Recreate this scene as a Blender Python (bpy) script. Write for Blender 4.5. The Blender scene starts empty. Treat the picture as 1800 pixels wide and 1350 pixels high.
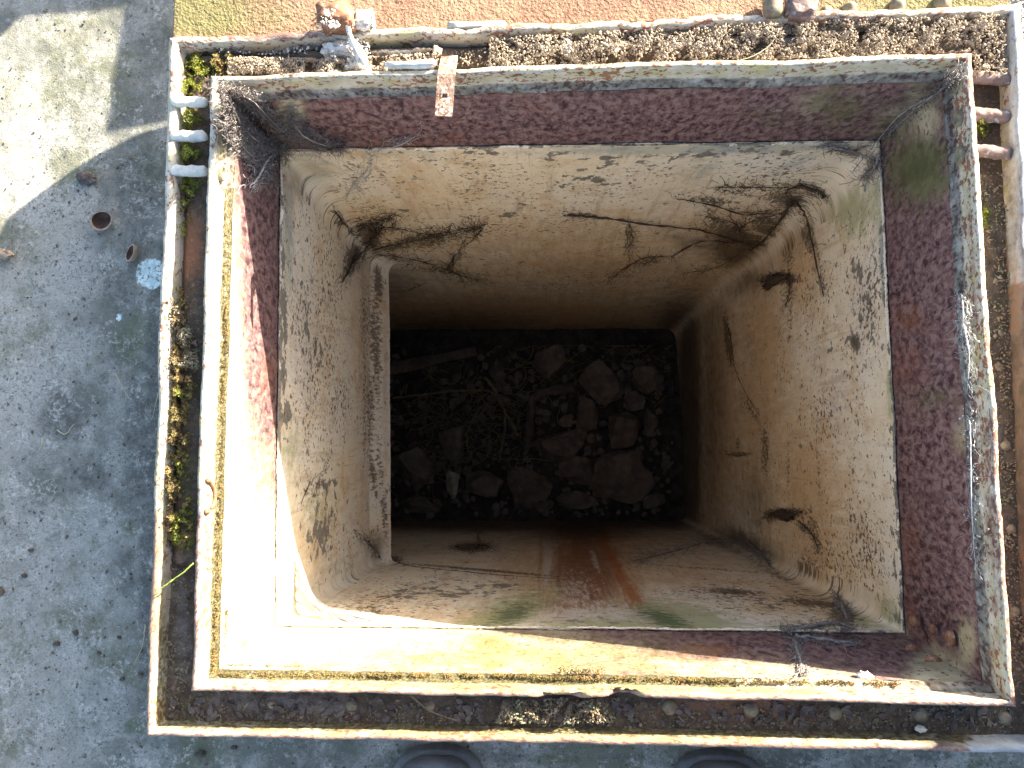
import bpy, bmesh, math, random
import numpy as np
from mathutils import Vector, Matrix, noise as mn
random.seed(7); rng = np.random.default_rng(7)
SC = bpy.context.scene
# ---------------------------------------------------------------- camera
CH = 0.8                                   # camera height above the rim (m); the rim top is z = 0
F = 1400.0; CX, CY = 900.0, 675.0
nz = Vector((75/F, -112/F, -1)).normalized()      # world -Z in camera space
wz = -nz
wx = Vector((23200, 140, 1400)); wx = (wx - wx.dot(wz)*wz).normalized()
wy = wz.cross(wx)
R = Matrix((wx, wy, wz))                    # camera space -> world
cam = bpy.data.cameras.new('camera'); camo = bpy.data.objects.new('camera', cam)
SC.collection.objects.link(camo); SC.camera = camo
cam.sensor_width = 36; cam.lens = 36*F/1800; cam.clip_start = 0.02; cam.clip_end = 2000
camo.matrix_world = Matrix.Translation((0, 0, CH)) @ R.to_4x4()
RN = np.array(R)
# ---------------------------------------------------------------- world + sun
SUNX, SUNY, SUNZ = 1.0, 0.80, 0.50
EL = math.atan2(SUNZ, math.hypot(SUNX, SUNY)); AZ = math.atan2(SUNX, SUNY)
W = bpy.data.worlds.new('World'); SC.world = W; W.use_nodes = True
wt = W.node_tree; bg = wt.nodes['Background']
sky = wt.nodes.new('ShaderNodeTexSky'); sky.sky_type = 'NISHITA'; sky.sun_disc = False
sky.sun_elevation = EL; sky.sun_rotation = AZ; sky.air_density = 1.0; sky.dust_density = 2.5; sky.ozone_density = .6
wt.links.new(sky.outputs[0], bg.inputs[0]); bg.inputs[1].default_value = 0.088
sl = bpy.data.lights.new('sun', 'SUN'); sl.energy = 4.5; sl.angle = math.radians(0.45); sl.color = (1, 0.89, 0.71)
so = bpy.data.objects.new('sun', sl); SC.collection.objects.link(so)
so.rotation_euler = Vector((SUNX, SUNY, SUNZ)).to_track_quat('Z', 'Y').to_euler()
so.location = (3, 3, 2)
SC.view_settings.view_transform = 'Standard'; SC.view_settings.look = 'None'
SC.view_settings.exposure = 2.68; SC.view_settings.gamma = 1.0
SC.cycles.max_bounces = 10; SC.cycles.diffuse_bounces = 9

# ---------------------------------------------------------------- pixel <-> world
def ray(px, py):
    return R @ Vector(((px-CX)/F, (CY-py)/F, -1.0))
def P(px, py, d):
    r = ray(px, py); t = CH*d/(-r.z)
    return Vector((r.x*t, r.y*t, CH - CH*d))
def proj(V):
    c = (V - np.array([0, 0, CH])) @ RN         # world->camera
    return CX + F*c[:, 0]/(-c[:, 2]), CY - F*c[:, 1]/(-c[:, 2])
def Zd(d): return CH*(1-d)
MM = CH/F                                     # size of a pixel at the rim, metres

# ---------------------------------------------------------------- node helpers
class G:
    def __init__(s, name):
        s.mat = bpy.data.materials.new(name); s.mat.use_nodes = True
        s.t = s.mat.node_tree; s.b = s.t.nodes['Principled BSDF']
        s.co = s.t.nodes.new('ShaderNodeTexCoord').outputs['Object']
    def _s(s, sock, v):
        if isinstance(v, bpy.types.NodeSocket): s.t.links.new(v, sock)
        elif isinstance(v, (tuple, list)) and len(v) == 3 and sock.type == 'RGBA': sock.default_value = (*v, 1)
        else: sock.default_value = v
    def uv(s):
        s.co = s.t.nodes.new('ShaderNodeTexCoord').outputs['UV']; return s
    def sc(s, vec3, off=(0, 0, 0), rot=(0, 0, 0), src=None):
        n = s.t.nodes.new('ShaderNodeMapping'); s._s(n.inputs['Vector'], src or s.co)
        n.inputs['Scale'].default_value = vec3; n.inputs['Location'].default_value = off; n.inputs['Rotation'].default_value = rot
        return n.outputs[0]
    def noise(s, scale, detail=4, rough=.6, dist=0, vec=None, col=False):
        n = s.t.nodes.new('ShaderNodeTexNoise'); s._s(n.inputs['Vector'], vec or s.co)
        n.inputs['Scale'].default_value = scale; n.inputs['Detail'].default_value = detail
        n.inputs['Roughness'].default_value = rough; n.inputs['Distortion'].default_value = dist
        return n.outputs['Color' if col else 'Fac']
    def vor(s, scale, vec=None, feature='F1', rnd=1, out='Distance'):
        n = s.t.nodes.new('ShaderNodeTexVoronoi'); s._s(n.inputs['Vector'], vec or s.co)
        n.feature = feature; n.inputs['Scale'].default_value = scale; n.inputs['Randomness'].default_value = rnd
        return n.outputs[out]
    def warp(s, scale, amt, vec=None):
        c = s.noise(scale, 3, .6, vec=vec, col=True)
        a = s.t.nodes.new('ShaderNodeVectorMath'); a.operation = 'SUBTRACT'; s._s(a.inputs[0], c); a.inputs[1].default_value = (.5, .5, .5)
        b = s.t.nodes.new('ShaderNodeVectorMath'); b.operation = 'SCALE'; s._s(b.inputs[0], a.outputs[0]); b.inputs['Scale'].default_value = amt
        d = s.t.nodes.new('ShaderNodeVectorMath'); d.operation = 'ADD'; s._s(d.inputs[0], b.outputs[0]); s._s(d.inputs[1], vec or s.co)
        return d.outputs[0]
    def r(s, v, a, b, c=0., d=1.):
        n = s.t.nodes.new('ShaderNodeMapRange'); n.clamp = True; n.interpolation_type = 'SMOOTHSTEP'
        s._s(n.inputs[0], v); n.inputs[1].default_value = a; n.inputs[2].default_value = b
        n.inputs[3].default_value = c; n.inputs[4].default_value = d
        return n.outputs[0]
    def m(s, op, a, b=0., clamp=False):
        n = s.t.nodes.new('ShaderNodeMath'); n.operation = op; n.use_clamp = clamp
        s._s(n.inputs[0], a); s._s(n.inputs[1], b); return n.outputs[0]
    def x(s, f, a, b, bt='MIX'):
        n = s.t.nodes.new('ShaderNodeMix'); n.data_type = 'RGBA'; n.blend_type = bt
        s._s(n.inputs[0], f); s._s(n.inputs[6], a); s._s(n.inputs[7], b); return n.outputs[2]
    def at(s, name):
        n = s.t.nodes.new('ShaderNodeAttribute'); n.attribute_name = name; return n.outputs['Fac']
    def bump(s, h, strength=.5, dist=.001, prev=None):
        n = s.t.nodes.new('ShaderNodeBump'); n.inputs['Strength'].default_value = strength; n.inputs['Distance'].default_value = dist
        s._s(n.inputs['Height'], h)
        if prev: s.t.links.new(prev, n.inputs['Normal'])
        return n.outputs[0]
    def out(s, col, rough=.85, nrm=None, metal=0., spec=.3):
        s._s(s.b.inputs['Base Color'], col); s._s(s.b.inputs['Roughness'], rough); s._s(s.b.inputs['Metallic'], metal)
        s.b.inputs['Specular IOR Level'].default_value = spec
        if nrm: s.t.links.new(nrm, s.b.inputs['Normal'])
        return s.mat
    def patch(s, attr, scale, soft=.12, amt=.9, vec=None, det=6):
        """attribute blob broken up by noise into a ragged patch"""
        a = s.at(attr); n = s.noise(scale, det, .7, vec=vec)
        v = s.m('ADD', a, s.m('MULTIPLY', s.m('SUBTRACT', n, .5), amt*2))
        return s.m('MULTIPLY', s.r(v, .5-soft, .5+soft), s.r(a, .02, .12))

# ---------------------------------------------------------------- materials
def m_concrete():
    g = G('concrete')
    n1 = g.noise(3.2, 6, .62, .3); n2 = g.noise(14, 7, .7, .2); n3 = g.noise(90, 5, .75); n4 = g.noise(420, 3, .7)
    c = g.x(g.r(n1, .38, .58), (.125, .13, .105), (.34, .33, .29))
    c = g.x(g.m('MULTIPLY', g.r(n2, .42, .62), .7), c, (.41, .40, .36))
    c = g.x(g.m('MULTIPLY', g.r(g.noise(6, 6, .72), .50, .62), .75), c, (.11, .115, .06))
    dk = g.patch('dark', 34, .26, .5)
    c = g.x(g.m('MULTIPLY', dk, .8), c, g.x(g.r(n3, .42, .62), (.06, .062, .055), (.17, .175, .155)))
    c = g.x(g.m('MULTIPLY', g.patch('green', 30, .2, .5), .6), c, (.11, .13, .06))
    # lichen crusts
    li = g.m('ADD', g.r(g.noise(30, 8, .78, .4), .5, .6), g.m('MULTIPLY', g.at('light'), .6), True)
    li = g.m('MULTIPLY', li, g.r(g.noise(170, 5, .8), .46, .58))
    c = g.x(g.m('MULTIPLY', li, .7), c, (.53, .525, .48))
    # dark fine dirt speckle, pale specks
    sp = g.m('MULTIPLY', g.r(g.noise(210, 4, .8), .52, .60), g.r(g.noise(7, 4, .7), .3, .7))
    c = g.x(g.m('MULTIPLY', sp, .75), c, (.07, .075, .06))
    c = g.x(g.m('MULTIPLY', g.r(g.vor(260), .16, .06), .6), c, (.62, .64, .64))
    c = g.x(g.m('MULTIPLY', g.r(g.vor(55), .13, .06), .7), c, (.06, .06, .055))
    c = g.x(g.m('MULTIPLY', g.r(n4, .3, .7), .35), c, (.12, .13, .13))
    pt = g.m('MULTIPLY', g.patch('paint', 75, .05, .42), g.r(g.noise(260, 3, .7), .36, .5))
    c = g.x(pt, c, g.x(g.r(g.noise(120, 4, .7), .4, .6), (.45, .60, .62), (.68, .78, .76)))
    h = g.m('ADD', g.m('MULTIPLY', n3, .6), g.m('ADD', n4, g.m('MULTIPLY', n2, .8)))
    return g.out(c, .92, g.bump(h, .65, .0018))
def spots(g, sa, lo, hi, sc2=.5):
    v = g.warp(60, .01)
    return g.r(g.noise(sa, 3, .62, .3, vec=v), lo, hi)
def m_cream():
    g = G('cream_lining_paint').uv()
    big = g.noise(3.4, 6, .62, .4); med = g.noise(16, 6, .68); fine = g.noise(150, 5, .7)
    c = g.x(g.r(big, .35, .65), (.80, .745, .63), (.78, .675, .50))
    c = g.x(g.m('MULTIPLY', g.r(med, .48, .68), .55), c, (.56, .38, .19))
    c = g.x(g.m('MULTIPLY', g.r(g.noise(8, 5, .6, vec=g.sc((1, .35, 1), (3, 1, 0))), .5, .7), .45), c, (.72, .69, .63))
    # long drip streaks down the wall
    st = g.r(g.noise(1, 5, .65, vec=g.sc((46, 3.4, 1))), .53, .70)
    c = g.x(g.m('MULTIPLY', st, .38), c, (.33, .20, .09))
    st2 = g.r(g.noise(1, 5, .7, vec=g.sc((120, 7, 1), (5, 5, 0))), .56, .70)
    c = g.x(g.m('MULTIPLY', g.m('MULTIPLY', st2, g.r(big, .4, .6)), .55), c, (.16, .10, .05))
    c = g.x(g.m('MULTIPLY', g.patch('orange', 1, .4, .85, vec=g.sc((48, 13, 1))), .7), c, g.x(g.r(med, .4, .6), (.46, .25, .095), (.60, .40, .20)))
    rs = g.m('MULTIPLY', g.patch('rust', 1, .4, .6, vec=g.sc((110, 5, 1))), .9)
    c = g.x(rs, c, g.x(g.r(fine, .35, .65), (.15, .055, .03), (.30, .12, .055)))
    c = g.x(g.m('MULTIPLY', g.patch('red', 1, .3, .85, vec=g.sc((100, 6, 1))), .9), c, (.40, .13, .045))
    c = g.x(g.m('MULTIPLY', g.patch('white', 1, .2, .9, vec=g.sc((140, 26, 1))), .85), c, (.62, .56, .50))
    c = g.x(g.m('MULTIPLY', g.patch('green', 45, .35, 1.0), .62), c, (.22, .25, .07))
    c = g.x(g.m('MULTIPLY', g.patch('deepgreen', 1, .25, 1.1, vec=g.sc((60, 110, 1))), .8), c, (.035, .075, .025))
    wn = g.patch('worn', 60, .3, .7)
    c = g.x(g.m('MULTIPLY', wn, .85), c, g.x(g.r(med, .42, .58), (.30, .34, .33), (.50, .49, .38)))
    c = g.x(g.m('MULTIPLY', g.r(g.m('ADD', g.at('strip'), g.m('MULTIPLY', g.m('SUBTRACT', g.noise(26, 4, .6), .5), 1.1)), .52, .56), .9), c, (.30, .255, .22))
    # peeled flakes showing grey steel
    v = g.warp(70, .012)
    pn = g.noise(38, 5, .66, .2, vec=v)
    th = g.m('SUBTRACT', pn, g.m('MULTIPLY', g.at('peel'), .24))
    fl = g.r(th, .362, .348)
    fl2 = g.r(g.m('SUBTRACT', g.noise(17, 5, .62, .3, vec=v), g.m('MULTIPLY', g.at('peel'), .20)), .31, .30)
    fl = g.m('MAXIMUM', fl, g.m('MULTIPLY', fl2, g.r(g.at('peel'), .2, .5)))
    c = g.x(fl, c, g.x(g.r(fine, .3, .7), (.17, .155, .13), (.26, .24, .20)))
    # small dark chips
    ch = g.r(g.m('ADD', g.m('SUBTRACT', g.noise(120, 4, .66, vec=v), g.m('MULTIPLY', g.at('chip'), .15)), g.m('MULTIPLY', g.m('SUBTRACT', g.noise(7, 3, .6), .5), .35)), .350, .325)
    c = g.x(g.m('MULTIPLY', ch, .9), c, (.09, .055, .035))
    c = g.x(g.m('MULTIPLY', g.r(g.noise(300, 3, .65), .64, .69), .8), c, (.07, .045, .03))
    # thin cracks
    ck = g.r(g.vor(11, vec=g.warp(22, .1), feature='DISTANCE_TO_EDGE'), .014, .004)
    ck = g.m('MULTIPLY', ck, g.r(g.noise(9, 4, .6), .50, .60))
    c = g.x(g.m('MULTIPLY', ck, .55), c, (.10, .06, .035))
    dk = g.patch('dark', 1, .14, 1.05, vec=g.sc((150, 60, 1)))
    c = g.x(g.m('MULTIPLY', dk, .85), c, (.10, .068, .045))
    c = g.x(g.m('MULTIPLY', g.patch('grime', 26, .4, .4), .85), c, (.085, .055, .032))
    h = g.m('ADD', g.m('MULTIPLY', fl, -1.4), g.m('ADD', fine, g.m('MULTIPLY', dk, .8)))
    return g.out(c, g.r(med, .3, .7, .55, .8), g.bump(h, .55, .0008), spec=.35)
def m_maroon():
    g = G('flaking_maroon_paint').uv()
    a = g.noise(120, 5, .7, .4, vec=g.sc((1, .55, 1))); b = g.noise(26, 6, .7); big = g.noise(5, 4, .6)
    c = g.x(g.r(b, .35, .65), (.115, .066, .073), (.165, .09, .09))
    c = g.x(g.m('MULTIPLY', g.r(a, .50, .58), .7), c, (.27, .185, .175))
    c = g.x(g.m('MULTIPLY', g.r(a, .46, .41), .92), c, (.04, .019, .024))
    c = g.x(g.m('MULTIPLY', g.r(big, .56, .70), .45), c, (.24, .085, .045))
    c = g.x(g.m('MULTIPLY', g.r(g.noise(1, 4, .6, vec=g.sc((30, 4, 1))), .52, .7), .25), c, (.10, .05, .06))
    # cream showing with maroon dots; cream and pale also brighten the sunlit band
    cm = g.patch('cream', 20, .3, .5)
    dots = g.r(g.noise(150, 3, .6, vec=g.warp(60, .01)), .43, .37)
    cc = g.x(g.m('MULTIPLY', dots, .85), g.x(g.r(b, .4, .6), (.33, .28, .18), (.46, .41, .29)), (.085, .035, .03))
    c = g.x(cm, c, cc)
    c = g.x(g.m('MULTIPLY', g.patch('pale', 26, .3, .6), .95), c, g.x(g.m('MULTIPLY', dots, .7), (.46, .43, .32), (.22, .14, .09)))
    c = g.x(g.m('MULTIPLY', g.patch('yellow', 34, .4, .5), .75), c, g.x(g.r(b, .38, .6), (.125, .12, .03), (.20, .18, .075)))
    c = g.x(g.m('MULTIPLY', g.m('MULTIPLY', g.r(g.noise(240, 4, .7), .56, .62), g.r(g.at('yellow'), .1, .4)), .85), c, (.05, .03, .015))
    c = g.x(g.m('MULTIPLY', g.patch('green', 55, .4, 1.0), .85), c, g.x(g.r(b, .4, .6), (.075, .085, .028), (.13, .14, .055)))
    c = g.x(g.m('MULTIPLY', g.patch('rust', 44, .3, .6), .85), c, (.20, .075, .03))
    dk = g.patch('dark', 44, .3, .65)
    c = g.x(g.m('MULTIPLY', dk, .85), c, (.045, .036, .032))
    h = g.m('ADD', a, g.m('MULTIPLY', b, .6))
    return g.out(c, .72, g.bump(h, .7, .0013), spec=.3)
def m_rim():
    g = G('rusty_cream_rim_paint').uv()
    b = g.noise(34, 5, .66); s = g.noise(150, 4, .62, .2, vec=g.warp(80, .008))
    c = g.x(g.r(b, .38, .62), (.42, .385, .29), (.54, .50, .42))
    c = g.x(g.m('MULTIPLY', g.r(g.noise(22, 6, .7), .52, .64), .7), c, (.42, .38, .17))
    c = g.x(g.m('MULTIPLY', g.patch('olive', 30, .45, .8), .85), c, g.x(g.r(b, .4, .6), (.15, .13, .055), (.24, .205, .10)))
    c = g.x(g.m('MULTIPLY', g.patch('brown', 40, .3, .6), .92), c, g.x(g.r(b, .4, .6), (.075, .055, .047), (.145, .105, .085)))
    th = g.m('SUBTRACT', g.m('ADD', s, g.m('MULTIPLY', g.m('SUBTRACT', g.noise(18, 4, .7), .5), .5)), g.m('MULTIPLY', g.at('rust'), .17))
    sp = g.r(th, .375, .34)
    c = g.x(g.m('MULTIPLY', sp, .9), c, g.x(g.r(b, .35, .6), (.12, .045, .035), (.26, .10, .05)))
    c = g.x(g.m('MULTIPLY', g.patch('edge', 110, .2, .8), .85), c, g.x(g.r(s, .3, .65), (.17, .075, .06), (.33, .20, .17)))
    c = g.x(g.m('MULTIPLY', g.patch('maroon', 60, .25, .7), .9), c, (.13, .06, .055))
    c = g.x(g.m('MULTIPLY', g.patch('moss', 160, .2, .9), .95), c, g.x(g.r(g.noise(330, 4, .75), .42, .58), (.02, .016, .008), (.12, .105, .04)))
    c = g.x(g.m('MULTIPLY', g.patch('dark', 60, .3, .6), .9), c, g.x(g.r(s, .4, .6), (.045, .032, .028), (.15, .115, .095)))
    c = g.x(g.m('MULTIPLY', g.patch('blue', 60, .3, .6), .7), c, (.42, .47, .52))
    h = g.m('ADD', g.m('MULTIPLY', s, 1.), g.m('MULTIPLY', g.noise(420, 3, .7), .6))
    return g.out(c, .75, g.bump(h, .8, .0014), spec=.3)
def m_dirt():
    g = G('gutter_dirt')
    a = g.noise(60, 6, .7); b = g.noise(260, 5, .75); k = g.noise(14, 4, .6)
    c = g.x(g.r(a, .35, .65), (.075, .06, .045), (.15, .115, .085))
    c = g.x(g.m('MULTIPLY', g.r(k, .5, .62), .5), c, (.12, .078, .055))
    c = g.x(g.m('MULTIPLY', g.patch('rust', 30, .3, .5), .85), c, (.25, .125, .075))
    c = g.x(g.m('MULTIPLY', g.r(b, .57, .66), .6), c, (.34, .30, .25))
    c = g.x(g.m('MULTIPLY', g.r(b, .42, .33), .7), c, (.03, .025, .02))
    c = g.x(g.m('MULTIPLY', g.patch('grey', 60, .3, .6), .6), c, (.22, .22, .23))
    c = g.x(g.m('MULTIPLY', g.patch('green', 40, .3, .6), .8), c, (.09, .11, .03))
    return g.out(c, .95, g.bump(g.m('ADD', a, b), 1., .003), spec=.15)
def simple(name, c1, c2, scale=60, rough=.85, bump=.6, bd=.001, c3=None, sc3=200, lo3=.58, hi3=.66, spec=.25, metal=0., oi=False):
    g = G(name); a = g.noise(scale, 6, .68)
    c = g.x(g.r(a, .35, .65), c1, c2)
    b = g.noise(sc3, 5, .7)
    if c3: c = g.x(g.m('MULTIPLY', g.r(b, lo3, hi3), .85), c, c3)
    if oi:
        o = g.t.nodes.new('ShaderNodeObjectInfo'); c = g.x(.5, c, g.x(o.outputs['Random'], (.2, .2, .2), (.75, .68, .6)), 'OVERLAY')
    return g.out(c, rough, g.bump(g.m('ADD', a, b), bump, bd), spec=spec, metal=metal)
def m_plate():
    g = G('rusted_lid_plate')
    a = g.noise(330, 4, .6); b = g.noise(9, 5, .62)
    c = g.x(g.r(b, .40, .60), (.20, .105, .07), (.25, .155, .10))
    c = g.x(g.m('MULTIPLY', g.patch('green', 20, .4, .4), .9), c, (.135, .135, .05))
    c = g.x(g.m('MULTIPLY', g.r(a, .52, .62), .4), c, (.32, .24, .15))
    c = g.x(g.m('MULTIPLY', g.r(a, .44, .36), .7), c, (.12, .06, .035))
    return g.out(c, .8, g.bump(g.m('ADD', a, g.m('MULTIPLY', g.noise(120, 3, .6), 1.5)), 1., .003), spec=.3)
M = dict(
    concrete=m_concrete(), cream=m_cream(), maroon=m_maroon(), rim=m_rim(), dirt=m_dirt(), plate=m_plate(),
    soil=simple('dry_soil_crumbs', (.22, .175, .13), (.42, .35, .27), 120, .95, .8, .001, (.5, .47, .42), 90, .6, .7, oi=False),
    moss=simple('bright_moss', (.07, .08, .015), (.21, .23, .03), 70, .9, .3, .001, (.30, .24, .05), 45, .56, .66),
    drymoss=simple('dry_moss', (.065, .05, .022), (.20, .16, .055), 90, .9, .3, .001, (.28, .17, .07), 60, .5, .6),
    rust=simple('rusty_steel', (.17, .075, .045), (.33, .17, .10), 90, .8, .8, .0012, (.45, .36, .28), 130, .55, .65),
    straprust=simple('flaking_strap_rust', (.10, .05, .035), (.30, .20, .15), 140, .8, 1., .0015, (.50, .42, .36), 200, .52, .60),
    rivet=simple('weathered_rivet', (.14, .10, .065), (.27, .22, .15), 120, .7, .7, .0008, (.17, .19, .12), 70, .5, .6, spec=.4),
    peg=simple('whitewashed_pin', (.50, .49, .44), (.68, .66, .60), 90, .7, .6, .0008, (.30, .24, .17), 160, .62, .7),
    peg2=simple('rusted_pin', (.13, .085, .07), (.24, .17, .15), 90, .7, .6, .0008, (.45, .45, .45), 120, .55, .65),
    crust=simple('white_droppings_crust', (.55, .54, .52), (.78, .77, .74), 110, .95, 1., .003, (.28, .22, .17), 150, .56, .64),
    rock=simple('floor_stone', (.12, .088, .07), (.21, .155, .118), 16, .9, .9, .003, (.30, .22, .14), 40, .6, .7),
    rockpale=simple('pale_stone', (.26, .21, .15), (.42, .35, .26), 30, .9, .9, .003, (.2, .15, .1), 40, .6, .7),
    wood=simple('old_wood', (.075, .055, .045), (.15, .11, .085), 30, .9, .8, .002, (.1, .07, .05), 90, .5, .6),
    root=simple('dry_root', (.15, .11, .07), (.24, .18, .11), 60, .9, .4, .001),
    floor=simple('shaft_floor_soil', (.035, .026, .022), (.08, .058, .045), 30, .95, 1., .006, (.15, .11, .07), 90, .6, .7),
    web=simple('dusty_cobweb', (.17, .15, .15), (.34, .31, .30), 200, .95, .1, .0005),
    webdark=simple('sooty_cobweb', (.05, .035, .026), (.10, .07, .05), 200, .95, .1, .0005),
    weblight=simple('pale_cobweb', (.38, .38, .38), (.6, .6, .6), 200, .95, .1, .0005),
    shell=simple('walnut_shell', (.27, .20, .15), (.42, .33, .26), 140, .7, .8, .0012, (.13, .09, .06), 260, .55, .65),
    shellin=simple('walnut_shell_inside', (.05, .03, .02), (.10, .06, .045), 90, .8, .6, .001),
    grit=simple('small_debris', (.06, .055, .05), (.15, .13, .10), 60, .9, .6, .001, oi=True),
    rubber=simple('worn_rubber', (.095, .10, .105), (.17, .175, .18), 26, .62, .5, .0012, (.26, .27, .28), 160, .60, .70, spec=.4),
    rubbersole=simple('boot_sole', (.022, .024, .026), (.05, .052, .055), 40, .7, .5, .001, (.2, .2, .2), 200, .62, .7),
    grass=simple('grass_blade', (.16, .24, .04), (.30, .38, .08), 60, .7, .1, .0005),
    straw=simple('dry_straw', (.38, .34, .22), (.5, .45, .3), 60, .8, .1, .0005),
    leaf=simple('dead_leaf', (.07, .055, .05), (.14, .12, .11), 90, .9, .6, .001, (.3, .28, .27), 160, .6, .7),
    slab=simple('shade_block_concrete', (.3, .3, .28), (.38, .38, .36), 12, .9, .5, .002),  # for the added shade casters outside the view
)
# ---------------------------------------------------------------- object helpers
def tag(o, label=None, cat=None, group=None, kind=None):
    if label: o['label'] = label
    if cat: o['category'] = cat
    if group: o['group'] = group
    if kind: o['kind'] = kind
    return o
def empty(name, loc, label, cat, group=None):
    o = bpy.data.objects.new(name, None); SC.collection.objects.link(o); o.location = loc
    o.empty_display_size = .02
    return tag(o, label, cat, group)
def put(name, verts, faces, mat, parent=None, smooth=True, loc=None):
    """one mesh object; verts in world metres"""
    off = Vector(loc) if loc is not None else (parent.matrix_local.translation if parent else Vector((0, 0, 0)))
    if parent is not None:
        off = Vector(parent['_w']) if '_w' in parent else Vector(parent.location)
    me = bpy.data.meshes.new(name)
    V = np.asarray([tuple(v) for v in verts], dtype=float) if not isinstance(verts, np.ndarray) else verts
    me.from_pydata((V - np.array(off)).tolist(), [], [tuple(int(i) for i in f) for f in faces])
    me.materials.append(M[mat] if isinstance(mat, str) else mat)
    if smooth: me.polygons.foreach_set('use_smooth', [True]*len(me.polygons))
    me.update()
    o = bpy.data.objects.new(name, me); SC.collection.objects.link(o)
    if parent is not None: o.parent = parent
    else: o.location = off
    return o
def blob(px, py, lst):
    out = np.zeros_like(px)
    for (cx, cy, rx, ry, ang, st) in lst:
        a = math.radians(ang); dx, dy = px-cx, py-cy
        u = (dx*math.cos(a)+dy*math.sin(a))/rx; v = (-dx*math.sin(a)+dy*math.cos(a))/ry
        r2 = u*u+v*v
        out = np.maximum(out, st*np.exp(-r2*.9))
    return out
def masks(o, verts, spec, extra=None):
    px, py = proj(verts)
    for k, lst in spec.items():
        a = o.data.attributes.new(k, 'FLOAT', 'POINT'); a.data.foreach_set('value', blob(px, py, lst).astype(np.float32))
    for k, v in (extra or {}).items():
        if k in o.data.attributes: o.data.attributes.remove(o.data.attributes[k])
        a = o.data.attributes.new(k, 'FLOAT', 'POINT'); a.data.foreach_set('value', np.asarray(v, dtype=np.float32))
def setuv(o, UV):
    l = o.data.uv_layers.new(name='UVMap'); idx = np.empty(len(o.data.loops), dtype=np.int32)
    o.data.loops.foreach_get('vertex_index', idx); l.data.foreach_set('uv', UV[idx].astype(np.float32).ravel())
def fbm(p, s, o=4):
    return mn.fractal(Vector(p)*s, 1.0, 2.0, o)
def rings(name, R_, n, mat, parent, spec=None, wob=0., jit=0., tfm=None, extra=None, rows=None):
    """sweep 4-corner rings; n segs per side; returns object. UV = perimeter metres, profile metres"""
    full = [R_[0]]
    for k in range(1, len(R_)):
        r = (rows[k-1] if rows else 1)
        for j in range(1, r+1):
            t = j/r; full.append([a.lerp(b, t) for a, b in zip(R_[k-1], R_[k])])
    V, UV, row = [], [], []
    cumv = 0
    for k, rg in enumerate(full):
        if k: cumv += (rg[0]-full[k-1][0]).length
        per = 0
        for s in range(4):
            a, b = full[k][s], full[k][(s+1) % 4]; a0, b0 = full[0][s], full[0][(s+1) % 4]
            for i in range(n + (1 if s == 3 else 0)):
                t = i/n; p = a.lerp(b, t); q0 = a0.lerp(b0, t)
                V.append(p); UV.append((per + (b0-a0).length*t, cumv)); row.append(k)
            per += (b0-a0).length
    row = np.array(row); V = np.array([tuple(v) for v in V]); UV = np.array(UV)
    if wob:
        for i, v in enumerate(V):
            q = (v[0], v[1], 0)
            V[i, 0] += wob*fbm(q, 14, 3)*.8; V[i, 1] += wob*fbm((v[1], v[0], 5), 14, 3)*.8; V[i, 2] += wob*fbm((v[0]+9, v[1], 2), 10, 3)
    if jit: V += rng.normal(0, jit, V.shape)
    if tfm: V = tfm(V, row)
    m_ = 4*n+1; K = len(full); Fc = []
    for k in range(K-1):
        for i in range(m_-1):
            Fc.append((k*m_+i, k*m_+i+1, (k+1)*m_+i+1, (k+1)*m_+i))
    o = put(name, V, Fc, mat, parent)
    setuv(o, UV)
    off = V
    ex = extra(V, row) if extra else None
    masks(o, off, spec or {}, ex)
    return o
def tube(pts, rad, sides=5, closed=False):
    pts = [Vector(p) for p in pts]; V, Fc = [], []
    n = len(pts)
    for i, p in enumerate(pts):
        t = (pts[min(i+1, n-1)] - pts[max(i-1, 0)]).normalized() if n > 1 else Vector((0, 0, 1))
        a = t.orthogonal().normalized() if abs(t.z) > .95 else t.cross(Vector((0, 0, 1))).normalized(); b = t.cross(a)
        r = rad[i] if isinstance(rad, (list, tuple)) else rad
        for s in range(sides):
            q = 2*math.pi*s/sides; V.append(p + a*math.cos(q)*r + b*math.sin(q)*r)
    for i in range(n-1):
        for s in range(sides):
            s2 = (s+1) % sides; Fc.append((i*sides+s, i*sides+s2, (i+1)*sides+s2, (i+1)*sides+s))
    Fc.append(tuple(range(sides))[::-1]); Fc.append(tuple((n-1)*sides+s for s in range(sides)))
    return V, Fc
class MB:
    def __init__(s): s.V = []; s.F = []
    def add(s, V, Fc):
        o = len(s.V); s.V += [tuple(v) for v in V]; s.F += [tuple(i+o for i in f) for f in Fc]; return s
def ico(sub):
    b = bmesh.new(); bmesh.ops.create_icosphere(b, subdivisions=sub, radius=1)
    V = [v.co.copy() for v in b.verts]; Fc = [tuple(v.index for v in f.verts) for f in b.faces]; b.free(); return V, Fc
ICO = {k: ico(k) for k in (1, 2, 3, 4)}
def rock(c, rx, ry, rz, seed, sub=3, planes=9, rough=.06):
    rr = random.Random(seed); V, Fc = ICO[sub]; pl = []
    for _ in range(planes):
        n = Vector((rr.gauss(0, 1), rr.gauss(0, 1), rr.gauss(0, .9))).normalized(); pl.append((n, rr.uniform(.48, .80)))
    out = []; a = rr.uniform(0, 3)
    for v in V:
        p = v.copy()
        for n, d in pl:
            k = p.dot(n)
            if k > d: p -= n*(k-d)*.94
        p *= 1.22 + rough*fbm(v+Vector((seed, 0, 0)), 2.2, 4)*1.4
        q = Vector((p.x*rx, p.y*ry, p.z*rz)); q.rotate(Matrix.Rotation(0, 3, 'Z'))
        out.append(q + Vector(c))
    return out, Fc

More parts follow.
